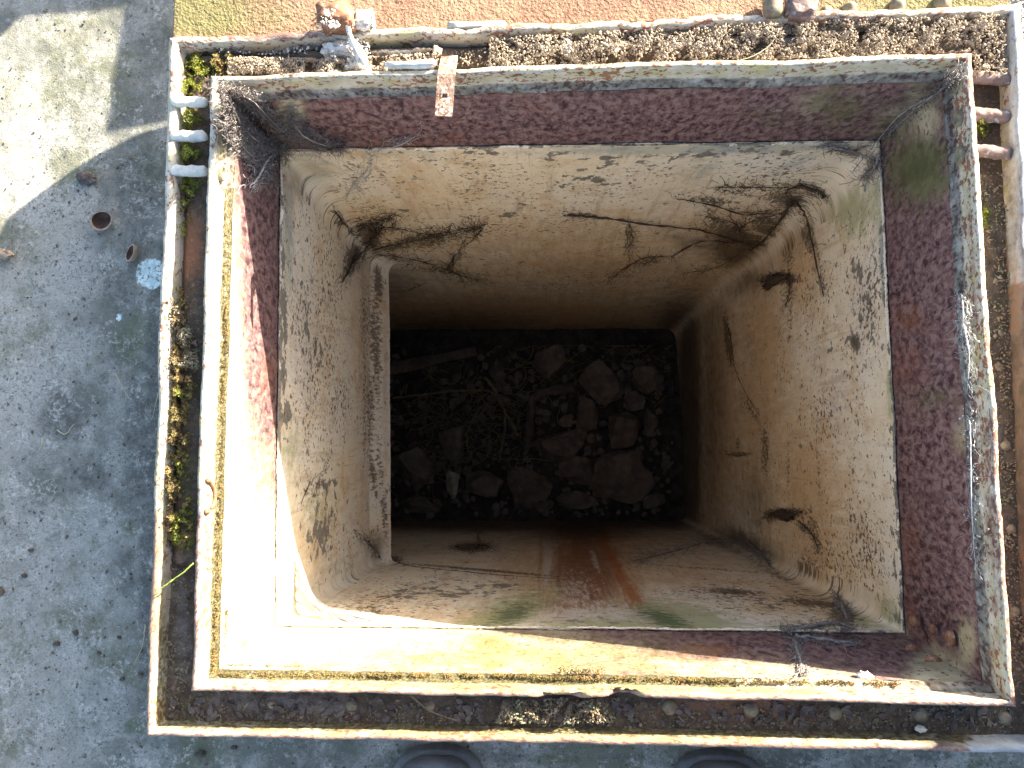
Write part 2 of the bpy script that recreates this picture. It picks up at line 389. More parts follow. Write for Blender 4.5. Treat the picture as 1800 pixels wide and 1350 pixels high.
# ---------------------------------------------------------------- rings of the frame (pixel corners TL,TR,BR,BL at a depth)
def ring(pts, d): return [P(x, y, d) for x, y in pts]
def ringd(pts, d, d2):      # straight down from depth d to d2
    r = ring(pts, d); z = Zd(d2); return [Vector((p.x, p.y, z)) for p in r]
A0 = [(370, 134), (1708, 94), (1783, 1240), (338, 1214)]
A1 = [(381, 142), (1697, 104), (1773, 1231), (347, 1206)]
B0 = [(299, 66), (1794, 8), (1851, 1324), (257, 1293)]
B1 = [(313, 77), (1779, 20), (1838, 1313), (266, 1284)]
DR, DL, DG = 1.0, 1.02, 1.056
r4px = [(492, 262), (1548, 246), (1591, 1113), (483, 1102)]
frame = empty('hatch_frame', (0, 0, Zd(1.3)), 'rusty square steel hatch frame with double rim round the open shaft', 'hatch frame')
# the inner rim: outer face (from the gutter), top edge, inner face
gz = Zd(DG+.01)
def at_z(rg, z): return [Vector((p.x, p.y, z)) for p in rg]
rA0, rA1 = ring(A0, DR), ring(A1, DR)
def inset(rg, m):
    c = sum(rg, Vector())/4; out = []
    sg = [(1, -1), (-1, -1), (-1, 1), (1, 1)]
    return [Vector((p.x+s[0]*m, p.y+s[1]*m, p.z)) for p, s in zip(rg, sg)]
rA2 = at_z(inset(rA1, -.0005), Zd(1.038))
rA3 = at_z(inset(rA1, .0078), Zd(1.041))
r4 = [P(x, y, d) for (x, y), d in zip(r4px, (1.26, 1.255, 1.325, 1.33))]
def dipn(V, row):
    px, py = proj(V)
    for i in range(len(V)):
        if py[i] > 1150 and row[i] <= 4:
            x = px[i]
            k = max(math.exp(-((x-985)/34)**4), .8*math.exp(-((x-1098)/24)**4))
            V[i, 2] -= k*.022*(1 if row[i] in (1, 2, 3) else 0)
            V[i, 1] -= math.exp(-((x-985)/40)**4)*.003
    return V
def rim_extra(V, row):
    px, py = proj(V)
    nn = np.array([fbm(v, 30, 3) for v in V])
    edge = np.where(row <= 2, .62, 0.)
    # bright paint on the left run, rustier on right
    rust = np.clip(.35 + .35*nn + .25*(px > 1650) + .15*((py < 200) & (px > 700)), 0, 1)
    moss = np.where(row >= 6, .75, 0.)*((px < 1300) & ((py > 1100) | (px < 440)) & (py > 330))
    dark = np.where(row >= 6, .62, .0)*((py < 330) | (px > 1560))
    return dict(edge=edge*(py > 900)+.35*edge*(py < 200), rust=rust, moss=moss, dark=dark)
rimspec = {'olive': [(1000, 1210, 700, 24, 1, 1.0), (365, 1000, 20, 300, 0, .7), (600, 140, 400, 16, 0, .3)], 'brown': [(1700, 250, 16, 120, 0, .35), (1740, 1150, 20, 100, 0, .4)],
    'maroon': [(1745, 900, 22, 300, -3, .55), (1712, 500, 16, 230, -3, .45), (1300, 118, 500, 20, -2, .3)],
           'blue': [(1740, 60, 60, 30, 0, .0)]}
rings('inner_rim', [at_z(rA0, gz), rA0, rA1, rA2, rA3], 150, 'rim', frame, rimspec, wob=.0022, jit=.0002, tfm=dipn, extra=rim_extra, rows=[1, 2, 3, 2])
# the maroon coaming walls below the ledge, down to the liner
wallspec = {  # 'cream' and 'pale' also lighten the left and lower walls where sun falls
    'cream': [(428, 1000, 60, 260, 0, 1), (400, 600, 30, 420, -2, 1.0), (700, 1140, 460, 60, 2, .95), (1300, 1180, 300, 25, 3, .75), (505, 200, 30, 35, 40, .9),
              (1585, 215, 60, 40, -35, .7), (1440, 170, 60, 30, -20, .45), (1200, 150, 30, 20, 0, .35), (1650, 1180, 60, 50, 0, .9), (1690, 760, 22, 60, 0, .5),
              (440, 130, 90, 40, 0, .5), (1590, 1120, 30, 40, 0, .4), (1620, 200, 40, 70, 0, .8), (1700, 1130, 20, 60, 0, .7)],
    'pale': [(440, 1020, 66, 230, -6, 1), (560, 1120, 260, 50, 3, .95), (398, 600, 22, 420, -2, 1.0), (515, 195, 18, 26, -35, 1.1)],
    'yellow': [(865, 1145, 45, 35, 0, 1.2), (900, 1155, 400, 40, 0, .72), (1000, 1165, 300, 30, 0, .6), (450, 850, 40, 90, 0, .35), (1300, 1180, 200, 30, 0, .35), (430, 1060, 40, 50, 0, .4)],
    'green': [(1615, 300, 62, 60, -35, 1.0), (1480, 190, 70, 45, 0, .55), (1640, 700, 60, 26, 0, .45), (1350, 210, 60, 30, 0, .35), (470, 260, 40, 40, 0, .3), (1570, 240, 40, 40, 0, .5)],
    'rust': [(700, 262, 120, 12, 0, .7), (1250, 1140, 60, 20, 0, .5), (1600, 560, 50, 40, 0, .5), (1600, 950, 40, 60, 0, .45), (1200, 180, 200, 30, 0, .3), (480, 180, 60, 40, 0, .4)],
    'dark': [(440, 220, 70, 90, 30, .75), (1560, 225, 40, 30, -30, .6), (1600, 165, 80, 16, -20, .5), (900, 158, 700, 9, -1, .62), (1690, 500, 12, 420, -4, .6),
             (480, 270, 40, 30, 0, .7), (1450, 1165, 160, 14, 3, .5), (430, 1130, 14, 18, 0, .7), (1640, 1110, 50, 14, 20, .4), (1180, 1190, 200, 16, 2, .42), (1050, 1165, 90, 24, 0, .4), (560, 1175, 120, 8, 0, .4)],
}
def wtf(V, row):
    return V
# fillet of debris in the lower left corner comes later
cw = rings('coaming_wall', [rA3, [a.lerp(b, .05) for a, b in zip(rA3, r4)], r4], 200, 'maroon', frame, wallspec, wob=.0010, jit=.00015, rows=[2, 34])
# outer lip
rB0, rB1 = ring(B0, DL), ring(B1, DL)
rB2 = at_z(inset(rB1, .002), Zd(DG+.004))
zg = Zd(1.302)
def lip_extra(V, row):
    px, py = proj(V)
    edge = np.where(row <= 2, .6, 0.)
    return dict(edge=edge*(py > 900) + .5*edge*(py < 110), moss=np.where(row >= 4, .5, 0.)*(py > 1100),
                rust=np.clip(.3+.3*np.array([fbm(v, 22, 3) for v in V]) + .1*(px > 1600) - .5*((px > 1765) & (py > 200)) + .2*((py < 110)), 0, 1), blue=((px > 1700) & (py > 1280))*.7+((px > 1770) & (py < 500))*.5)
def liptf(V, row):
    px, py = proj(V)
    for i in range(len(V)):
        if py[i] < 110 and row[i] in (1, 2, 3):
            V[i, 1] += .0045*mn.noise(Vector((V[i, 0]*26, 2, 0))) + .002*mn.noise(Vector((V[i, 0]*90, 7, 0)))
            V[i, 2] += .002*mn.noise(Vector((V[i, 0]*60, 1, 0)))
        if px[i] > 1760 and row[i] in (1, 2, 3):
            V[i, 0] += .004*mn.noise(Vector((V[i, 1]*26, 2, 0)))
    return V
rings('outer_lip', [at_z(rB0, zg), rB0, rB1, rB2], 170, 'rim', frame,
      {'olive': [(1000, 1290, 800, 30, 1, 1.0), (275, 1050, 24, 260, 0, .8)], 'brown': [(1800, 620, 60, 330, 0, 1.3), (1800, 1000, 60, 300, 0, 1.3), (1700, 1310, 120, 20, 0, .7)], 'maroon': [(450, 60, 150, 14, 0, .8), (1500, 35, 300, 20, -2, .55), (1180, 1300, 600, 7, 1, .2)], 'dark': []}, wob=.0024, jit=.0002, tfm=liptf, extra=lip_extra, rows=[1, 2, 3])
# gutter floor with dirt
def gutf(V, row):
    px, py = proj(V)
    for i, v in enumerate(V):
        k = min(row[i], 10-row[i])/5; v_ = Vector(v)
        h = .0035*fbm(v, 40, 4) + .0018*fbm(v, 160, 3)
        up = .020*math.exp(-((py[i]-95)/26)**4)*(.5+.5*min(1, max(0, .6+2*mn.noise(v_*14)))) if py[i] < 140 and px[i] < 1750 else (.010*(px[i] < 380)*(100 < py[i] < 990))
        V[i, 2] += max(0, h+.001)*(.3+.7*k) + .002 + up*min(1, k*2.2)
    return V
gutspec = {'green': [(335, 1250, 60, 60, 0, .4), (330, 900, 20, 150, 0, .5), (1740, 380, 12, 30, 0, .6), (900, 1240, 60, 20, 0, .3)],
           'rust': [(335, 430, 26, 60, 0, 1), (1735, 420, 20, 120, 0, .3), (1300, 1245, 300, 30, 0, .55), (1780, 1150, 20, 80, 0, .3), (780, 90, 60, 20, 0, .3)],
           'grey': [(500, 1240, 160, 25, 0, .6), (320, 1100, 20, 120, 0, .6), (1300, 70, 200, 16, 0, .6), (700, 90, 80, 16, 0, .6), (1760, 800, 16, 200, 0, .4)]}
rings('gutter', [at_z(inset(rB2, -.0005), Zd(DG)), at_z(inset(rA0, -.0005), Zd(DG))], 260, 'dirt', frame, gutspec, tfm=gutf, rows=[10])

# ---------------------------------------------------------------- rivets, pins, nuts on the frame
def dome(c, r, h, n=18, m_=6, up=Vector((0, 0, 1))):
    V, Fc = [], []
    rot = Vector((0, 0, 1)).rotation_difference(up).to_matrix()
    for j in range(m_):
        a = j/m_*math.pi/2
        for i in range(n):
            q = 2*math.pi*i/n
            V.append(rot @ Vector((math.cos(a)*r*math.cos(q), math.cos(a)*r*math.sin(q), math.sin(a)*h)) + Vector(c))
    V.append(rot @ Vector((0, 0, h)) + Vector(c))
    for j in range(m_-1):
        for i in range(n):
            k = (i+1) % n; Fc.append((j*n+i, j*n+k, (j+1)*n+k, (j+1)*n+i))
    for i in range(n): Fc.append(((m_-1)*n+i, (m_-1)*n+(i+1) % n, m_*n))
    return V, Fc
for (x, y, r) in [(618, 1240, 10), (757, 1240, 10), (893, 1239, 12), (1038, 1240, 13), (1177, 1243, 13), (1320, 1248, 13), (1467, 1253, 12), (1618, 1256, 13), (1765, 1262, 12),
                  (478, 1240, 9), (1755, 645, 8), (1766, 783, 10), (1776, 930, 9), (1748, 495, 7), (1784, 1075, 9)]:
    V, Fc = dome(P(x, y, DG-.002), r*MM*1.06, r*MM*.8)
    V = [v + Vector((mn.noise(v*300)*.0004, mn.noise(v*310)*.0004, mn.noise(v*290)*.0004)) for v in V]
    put('rivet', V, Fc, 'rivet', frame)
# rivets of the corner gusset, lower right, on the walls
BVR = []
def wallpt(px, py, wp, off=0.):
    if BVR:
        c = Vector((0, 0, CH)); r = ray(px, py).normalized(); best = None
        for b_ in BVR:
            h = b_.ray_cast(c, r)
            if h[0] is not None and (best is None or h[3] < best): best = h[3]
        if best is not None: return c + r*(best-off*1.4)
    o, n = wp; r = ray(px, py); c = Vector((0, 0, CH)); t = (o+n*off-c).dot(n)/r.dot(n); return c + r*t
def plane(a, b, c, inward):
    n = (b-a).cross(c-a).normalized()
    if n.dot(inward) < 0: n = -n
    return (a, n)
C0 = Vector((0, 0, -.6))
MW = {}
ctr = Vector((0.05, 0.03, -.1))
for k, (i, j) in dict(back=(0, 1), right=(1, 2), front=(2, 3), left=(3, 0)).items():
    MW[k] = plane(rA3[i], rA3[j], r4[i], ctr-rA3[i])
for (x, y, w, r) in [(1605, 1141, 'front', 13), (1640, 1160, 'front', 14), (1673, 1122, 'right', 14), (1606, 1092, 'right', 12), (1640, 1106, 'right', 10), (1370, 190, 'back', 10), (1343, 236, 'back', 9)]:
    o_, n_ = MW[w]; V, Fc = dome(wallpt(x, y, MW[w]), r*MM*1.1, r*MM*.7, up=n_)
    put('rivet', V, Fc, 'rust' if w != 'back' else 'rivet', frame)
def pin(x0, y0, x1, y1, d, rpx, mat, name='pin'):
    a, b = P(x0, y0, d), P(x1, y1, d); n = 14
    pts = [a.lerp(b, i/n) for i in range(n+1)]
    rr = [rpx*MM*(1+.05*mn.noise(Vector((i*.7, x0, y0)))) for i in range(n+1)]
    rr[0] *= .8; rr[-1] *= .6; rr[-2] *= .9
    V, Fc = tube(pts, rr, 16)
    V = [v+Vector((mn.noise(v*150), mn.noise(v*160), mn.noise(v*155)))*.0016 for v in V]
    put(name, V, Fc, mat, frame)
for y in (179, 239, 300): pin(303, y, 364, y+1, 1.022, 10, 'peg')
for y in (139, 204, 268): pin(1706, y-4, 1776, y+2, 1.035, 12, 'peg2')
# pipe ends on the inner face of the right rim
rimR = plane(rA1[1], rA1[2], rA2[1], ctr-rA1[1])
for (x, y) in [(1679, 146), (1688, 208), (1691, 272), (387, 246), (386, 305)]:
    rp = rimR if x > 1000 else plane(rA1[3], rA1[0], rA2[3], ctr-rA1[0])
    c = wallpt(x, y, rp); n = rp[1]; t1 = Vector((0, 1, 0)); t2 = n.cross(t1); V, Fc = [], []
    N = 20; prof = [(1.0, 0), (1.0, .9), (.85, 1.1), (.62, 1.0), (.55, .4), (.0, .35)]
    for (rr, hh) in prof:
        for i in range(N):
            q = 2*math.pi*i/N; V.append(c + (t1*math.cos(q)*1.25 + t2*math.sin(q))*rr*.0068 + n*hh*.0045)
    for j in range(len(prof)-1):
        for i in range(N): Fc.append((j*N+i, j*N+(i+1) % N, (j+1)*N+(i+1) % N, (j+1)*N+i))
    put('pin_end', V, Fc, 'rivet', frame)
# flattened opening in the left rim (rusty eyelet) and the two recesses in the lower rim
rimL = plane(rA1[3], rA1[0], rA2[3], ctr-rA1[0])
pts = [wallpt(363+15*math.cos(a)*(1 if math.cos(a) > 0 else .35), 872+28*math.sin(a), rimL, .002) for a in np.linspace(-1.5, 1.9, 14)]
V, Fc = tube(pts, [.0022]*14, 8); put('eyelet', V, Fc, 'rust', frame)

# ---------------------------------------------------------------- lining of the shaft
DF = 3.4
Lt = [p.copy() for p in inset(r4, .0025)]
for p in Lt: p.z += .004
Bt = [P(650, 600, DF), P(1187, 578, DF), P(1206, 916, DF), P(650, 906, DF)]
liner = empty('shaft_lining', (0, 0, Zd(DF)), 'cream painted peeling lining of the deep shaft', 'shaft lining')
# back (upper in the picture)
backspec = {
    'peel': [(1040, 320, 60, 16, -3, .55), (1100, 290, 160, 16, -3, .35), (880, 378, 50, 5, 0, .75), (830, 380, 18, 5, 0, .6), (730, 330, 150, 60, 0, .12), (1250, 270, 260, 8, -2, .5), (900, 270, 250, 6, 0, .4)],
    'chip': [(900, 340, 400, 90, 0, .4), (1380, 300, 120, 40, 0, .6), (1000, 480, 250, 40, 0, .4)],
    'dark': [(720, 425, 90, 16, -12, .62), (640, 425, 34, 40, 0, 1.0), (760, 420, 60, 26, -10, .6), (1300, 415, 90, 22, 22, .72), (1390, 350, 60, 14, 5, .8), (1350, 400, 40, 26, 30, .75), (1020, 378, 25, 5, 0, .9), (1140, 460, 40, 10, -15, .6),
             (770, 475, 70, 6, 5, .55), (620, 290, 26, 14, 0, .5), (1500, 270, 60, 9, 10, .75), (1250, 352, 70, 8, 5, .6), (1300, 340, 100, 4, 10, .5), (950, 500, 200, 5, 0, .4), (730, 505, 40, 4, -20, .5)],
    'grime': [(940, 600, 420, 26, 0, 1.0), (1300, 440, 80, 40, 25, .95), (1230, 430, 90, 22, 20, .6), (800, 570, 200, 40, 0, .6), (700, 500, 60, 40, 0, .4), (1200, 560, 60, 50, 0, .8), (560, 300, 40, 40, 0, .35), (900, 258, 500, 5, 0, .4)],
    'orange': [(1330, 440, 110, 70, 0, .95), (900, 560, 400, 60, 0, .9), (1050, 470, 250, 40, 0, .65), (1000, 420, 500, 60, 0, .5), (720, 330, 60, 60, 0, .5), (640, 420, 60, 60, 0, .5), (1230, 500, 70, 40, 0, .7), (1180, 420, 60, 14, 0, .45), (860, 470, 160, 16, 0, .4)],
    'green': [(1230, 290, 60, 25, -30, .45)], 'rust': [], 'red': [], 'white': [(1420, 290, 60, 20, 0, .5)], 'deepgreen': [],
}
XL = P(520, 600, DF).x - .12           # the cavity runs on to the left below the left panel
bb = [Lt[0], Lt[1], Bt[1], Bt[0]]
zL = Zd(2.06)
# side of the left panel's foot
LL = [P(650, 452, 2.0), P(650, 992, 2.0)]; LF = [P(683, 474, 2.09), P(688, 986, 2.09)]
kL = (Bt[1]-Lt[1]); 
def onback(x, z):     # point of the back wall plane
    a, b, c = Lt[0], Lt[1], Bt[1]; n = (b-a).cross(c-a); return Vector((x, (n.dot(a)-n.x*x-n.z*z)/n.y, z))
def onfront(x, z):
    a, b, c = Lt[3], Lt[2], Bt[2]; n = (b-a).cross(c-a); return Vector((x, (n.dot(a)-n.x*x-n.z*z)/n.y, z))
frontspec = {
    'peel': [(790, 1040, 110, 16, -2, .62), (880, 1030, 30, 7, 0, .9), (710, 1045, 50, 10, 0, .7), (640, 1075, 60, 10, 0, .35), (1000, 1095, 120, 12, 0, .4), (1270, 1040, 80, 12, 0, .4), (1400, 1060, 120, 20, 0, .45)],
    'chip': [(700, 1050, 160, 40, 0, .6), (1280, 1040, 120, 20, 0, .6), (1420, 1070, 150, 30, 0, .7)],
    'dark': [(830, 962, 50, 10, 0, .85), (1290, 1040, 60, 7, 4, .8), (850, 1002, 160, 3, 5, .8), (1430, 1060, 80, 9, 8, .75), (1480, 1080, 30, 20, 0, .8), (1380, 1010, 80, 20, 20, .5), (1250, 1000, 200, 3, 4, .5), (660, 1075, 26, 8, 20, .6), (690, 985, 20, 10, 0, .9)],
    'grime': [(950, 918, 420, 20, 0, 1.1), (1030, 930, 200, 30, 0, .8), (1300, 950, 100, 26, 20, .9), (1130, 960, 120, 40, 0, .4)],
    'orange': [(1040, 1010, 115, 100, 0, 1.0), (760, 1080, 200, 30, 0, .5), (1450, 1050, 120, 40, 0, .7), (960, 1000, 120, 60, 0, .8), (1200, 1010, 120, 50, 0, .5), (1350, 1050, 60, 30, 0, .5), (1400, 1000, 90, 30, 0, .5), (650, 1060, 60, 30, 0, .5)],
    'green': [(880, 1085, 100, 32, -25, 1.1), (1210, 1090, 110, 30, 12, 1.1), (1080, 1100, 200, 20, 0, .8), (1330, 1105, 150, 14, 0, .5), (640, 1095, 100, 10, 0, .5), (1080, 1105, 260, 14, 0, .45), (1500, 1080, 80, 20, 30, .7)],
    'rust': [(985, 1000, 14, 75, 3, .75), (1012, 990, 16, 90, 2, .95), (1040, 1000, 16, 95, -4, .95), (1065, 1005, 12, 80, -10, .8), (1020, 930, 60, 30, 0, .9), (1030, 1010, 66, 95, 0, .95), (990, 1070, 60, 30, 0, .7), (1100, 1090, 60, 18, 0, .6), (950, 990, 6, 60, 4, .55), (1120, 1060, 14, 40, -20, .6)],
    'red': [(1085, 1000, 12, 60, -22, .8), (1112, 1050, 18, 40, -24, .85), (1062, 950, 14, 36, -10, .7), (960, 1010, 6, 50, 3, .5), (1140, 1095, 20, 14, 0, .5)],
    'white': [(1060, 1085, 180, 34, 0, .7), (1010, 1040, 60, 50, 0, .5), (962, 990, 8, 60, 4, .9), (1046, 985, 6, 30, -20, .7), (1100, 1090, 170, 22, 0, .6), (960, 1090, 100, 16, 0, .6)],
    'deepgreen': [(900, 1080, 50, 20, -20, .75), (1170, 1090, 60, 18, 20, .8), (1240, 1112, 70, 8, 0, .7), (1400, 1100, 60, 8, 0, .4)],
}
rightspec = {
    'peel': [(1530, 540, 26, 90, 0, .50), (1500, 600, 14, 30, 0, .8), (1560, 450, 14, 140, 0, .5), (1575, 800, 10, 300, 0, .55), (1520, 480, 30, 30, 0, .5), (1480, 620, 50, 200, 0, .12)],
    'chip': [(1520, 540, 40, 120, 0, .8), (1500, 950, 90, 120, 0, .7), (1440, 600, 90, 200, 0, .45), (1480, 1020, 60, 60, 0, .6)],
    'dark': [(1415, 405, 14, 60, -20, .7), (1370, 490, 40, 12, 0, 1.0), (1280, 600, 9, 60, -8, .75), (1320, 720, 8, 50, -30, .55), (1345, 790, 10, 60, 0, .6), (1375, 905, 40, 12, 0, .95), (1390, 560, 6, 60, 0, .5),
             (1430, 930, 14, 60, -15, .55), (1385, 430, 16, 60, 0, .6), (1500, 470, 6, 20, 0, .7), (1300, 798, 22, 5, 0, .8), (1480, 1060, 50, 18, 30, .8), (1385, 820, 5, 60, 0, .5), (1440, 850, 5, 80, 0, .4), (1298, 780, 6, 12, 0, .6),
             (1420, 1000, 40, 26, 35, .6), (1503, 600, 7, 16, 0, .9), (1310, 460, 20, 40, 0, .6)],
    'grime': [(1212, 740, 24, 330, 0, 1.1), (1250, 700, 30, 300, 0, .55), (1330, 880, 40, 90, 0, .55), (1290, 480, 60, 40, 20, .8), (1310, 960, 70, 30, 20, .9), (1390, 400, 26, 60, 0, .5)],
    'orange': [(1340, 640, 60, 260, 0, .8), (1420, 880, 70, 180, 0, .85), (1400, 470, 50, 100, 0, .9), (1440, 950, 50, 90, 0, .8), (1270, 700, 60, 300, 0, .75), (1500, 950, 60, 120, 0, .5), (1390, 720, 40, 100, 0, .5), (1490, 760, 14, 160, 0, .4)],
    'green': [(1500, 370, 50, 50, -30, .85), (1540, 340, 20, 60, 0, .7), (1565, 690, 10, 60, 0, .7), (1560, 1080, 20, 40, 0, .8)],
    'rust': [], 'red': [], 'white': [(1520, 560, 40, 130, 0, .55), (1470, 700, 30, 100, 0, .5)], 'deepgreen': [(1580, 1085, 14, 16, 0, .7)],
}
leftspec = {
    'peel': [(540, 580, 14, 60, 0, .42), (520, 480, 30, 60, 0, .3), (555, 620, 18, 60, 0, .45), (500, 720, 16, 30, 0, .7), (560, 940, 22, 40, 0, .9), (498, 560, 8, 200, 0, .8), (550, 700, 22, 60, 0, .3), (570, 880, 30, 80, 0, .45)],
    'chip': [(560, 600, 70, 300, 0, .6)],
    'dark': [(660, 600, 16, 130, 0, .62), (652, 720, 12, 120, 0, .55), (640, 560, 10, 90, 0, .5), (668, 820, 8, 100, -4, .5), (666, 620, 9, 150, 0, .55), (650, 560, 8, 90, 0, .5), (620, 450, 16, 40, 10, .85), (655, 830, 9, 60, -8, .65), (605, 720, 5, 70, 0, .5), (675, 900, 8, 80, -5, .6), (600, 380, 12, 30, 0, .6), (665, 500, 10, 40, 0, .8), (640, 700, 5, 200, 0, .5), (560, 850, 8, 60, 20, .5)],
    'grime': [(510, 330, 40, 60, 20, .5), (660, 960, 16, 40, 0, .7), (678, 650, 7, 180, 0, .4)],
    'orange': [(570, 640, 16, 60, 0, .35), (640, 600, 30, 200, 0, .4), (560, 960, 50, 60, 0, .5), (610, 900, 40, 100, 0, .3)],
    'green': [(510, 790, 24, 50, 0, .6), (560, 900, 40, 60, 0, .5), (600, 1000, 40, 40, 0, .4), (515, 500, 20, 40, 0, .2)],
    'rust': [], 'red': [], 'white': [(530, 620, 50, 250, 0, .6)], 'deepgreen': [],
}
mid = [P(610, 392, 1.72), P(614, 1048, 1.72)]
a, b = onfront(Lt[3].x, Lt[3].z), onback(Lt[0].x, Lt[0].z)
def onx(p, f, x=None): return f(p.x if x is None else x, p.z)
# one swept lining: a closed rounded box above, three walls running on below
from mathutils.bvhtree import BVHTree
WS = [leftspec, backspec, rightspec, frontspec]; allspec = {}
allspec['worn'] = [(1250, 262, 320, 9, -1, 1.0), (700, 270, 120, 8, 0, .5), (1553, 420, 9, 160, -2, 1.0), (1400, 285, 60, 8, -25, .6), (1240, 300, 30, 14, -30, .6), (505, 420, 14, 120, 0, .75), (540, 300, 60, 40, 0, .6)]
allspec['strip'] = [(1580, 830, 9, 260, -2, 1.0), (1588, 1010, 8, 90, -2, .9), (490, 620, 7, 200, 0, 1.0)]
def edge_at(a, b, z): return a.lerp(b, (a.z-z)/(a.z-b.z))
def rounded(cs, rads, nseg, closed, nc=9):
    pts = []; n = len(cs)
    for i in range(n):
        if not closed and i == 0: pts.append([cs[0]]); continue
        if not closed and i == n-1: pts.append([cs[-1]]); continue
        c, p, q = cs[i], cs[(i-1) % n], cs[(i+1) % n]; a_ = c+(p-c).normalized()*rads[i]; b_ = c+(q-c).normalized()*rads[i]
        pts.append([(a_*(1-t)**2+c*2*t*(1-t)+b_*t*t) for t in [k/nc for k in range(nc+1)]])
    out = []; rng_ = range(n if closed else n-1)
    for i in rng_:
        A, B = pts[i], pts[(i+1) % n]; out += A; st, en = A[-1], B[0]
        out += [st.lerp(en, k/nseg[i]) for k in range(1, nseg[i])]
    out += [pts[0][0]] if closed else pts[-1]
    return out
BV = []
def sweep_lining(name, rows, nseg, closed, iref, bounds):
    V, UV, Fc = [], [], []; prev = None
    for j, (cs, rads) in enumerate(rows):
        pts = rounded(cs, rads, nseg, closed)
        if j == 0:
            u = [0]
            for k in range(1, len(pts)): u.append(u[-1]+(pts[k]-pts[k-1]).length)
            u = [x-u[iref] for x in u]; m_ = len(pts)
        for k, p in enumerate(pts):
            q = p + Vector((fbm(p, 5, 3), fbm(p+Vector((3, 1, 7)), 5, 3), 0))*.0022 + Vector((fbm(p, 60, 2), fbm(p+Vector((5, 5, 5)), 60, 2), 0))*.0004
            V.append(q); UV.append((u[k], -p.z))
    for j in range(len(rows)-1):
        for k in range(m_-1): a_ = j*m_+k; Fc.append((a_, a_+m_, a_+m_+1, a_+1))
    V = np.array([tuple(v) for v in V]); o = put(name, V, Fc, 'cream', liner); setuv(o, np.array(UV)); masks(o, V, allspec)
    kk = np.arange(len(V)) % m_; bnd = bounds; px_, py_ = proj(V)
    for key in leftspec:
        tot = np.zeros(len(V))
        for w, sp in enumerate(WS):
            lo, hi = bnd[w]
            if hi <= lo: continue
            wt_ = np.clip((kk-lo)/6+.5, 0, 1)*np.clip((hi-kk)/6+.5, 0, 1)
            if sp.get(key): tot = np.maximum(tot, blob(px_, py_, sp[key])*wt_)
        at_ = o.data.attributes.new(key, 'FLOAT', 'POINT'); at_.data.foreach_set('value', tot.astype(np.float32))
    BV.append(BVHTree.FromPolygons([Vector(v) for v in V], Fc)); return o
zm = Zd(2.0); nc = 9
mids = [onx(LL[0], onback), edge_at(Lt[1], Bt[1], zm), edge_at(Lt[2], Bt[2], zm), onx(LL[1], onfront)]
rows = []
for j in range(151):
    t = j/150; cs = [a_.lerp(b_, t) for a_, b_ in zip(Lt, mids)]; g_ = min(1, t/.22); g_ = g_*g_*(3-2*g_)
    rads = [.003+.030*g_, .003+.042*g_, .003+.028*g_, .003+.014*g_]
    rows.append(([cs[3], cs[0], cs[1], cs[2]], [rads[3], rads[0], rads[1], rads[2]]))
zl = Zd(2.09)
for j in range(1, 13):
    t = j/12; z = zm+(zl-zm)*t
    cs = [onback(LL[0].x+(LF[0].x-LL[0].x)*t, z), edge_at(Lt[1], Bt[1], z), edge_at(Lt[2], Bt[2], z), onfront(LL[1].x+(LF[1].x-LL[1].x)*t, z)]
    rows.append(([cs[3], cs[0], cs[1], cs[2]], [.017, .033, .045, .031]))
NS = [200, 260, 220, 260]
e0 = 5; e1 = 10+NS[0]-1+5; e2 = e1+5+NS[1]-1+5; e3 = e2+5+NS[2]-1+5; e4 = e3+5+NS[3]-1+20
sweep_lining('upper_lining', rows, NS, True, NS[0]+2*(nc+1)+NS[1]-1, [(-99, e1), (e1, e2), (e2, e3), (e3, e4+99)])
rows = []; zb = Bt[1].z-.03
for j in range(131):
    z = zl+(zb-zl)*j/130; cs = [onback(Lt[0].x-.55, z), edge_at(Lt[1], Bt[1], z), edge_at(Lt[2], Bt[2], z), onfront(Lt[3].x-.55, z)]
    rows.append((cs, [0, .045, .031, 0]))
sweep_lining('lower_lining', rows, [260, 220, 260], False, 260, [(0, 0), (-99, 265), (265, 265+10+219), (265+10+219, 9999)])
# the cavity under the left panel
zc, zf = Zd(2.09), Zd(DF)-.03
l2 = LF[0].x
Lx = l2 - .45
MBc = MB()
for (q) in [[onback(Lx, zc), onfront(Lx, zc), onfront(Lx, zf), onback(Lx, zf)], [onback(l2, zc), onback(Lx, zc), onfront(Lx, zc), onfront(l2, zc)]]:
    MBc.add(q, [(0, 1, 2, 3)])
put('cavity_wall', MBc.V, MBc.F, 'wood', liner, smooth=False)
# thin white top edge of the lining
V = []
for p in Lt: V.append(p)
rings('top_edge', [r4, [p.copy() for p in Lt], [p+Vector((0, 0, -.004)) for p in inset(Lt, .0012)]], 260, 'cream', liner, {'peel': [(1000, 250, 600, 20, 0, .8), (1580, 700, 30, 500, 0, .8), (500, 700, 30, 500, 0, .8)], 'grime': [(560, 260, 100, 30, 0, .6), (1500, 260, 100, 30, 0, .6)]}, jit=.0005, wob=.0022, rows=[2, 2])
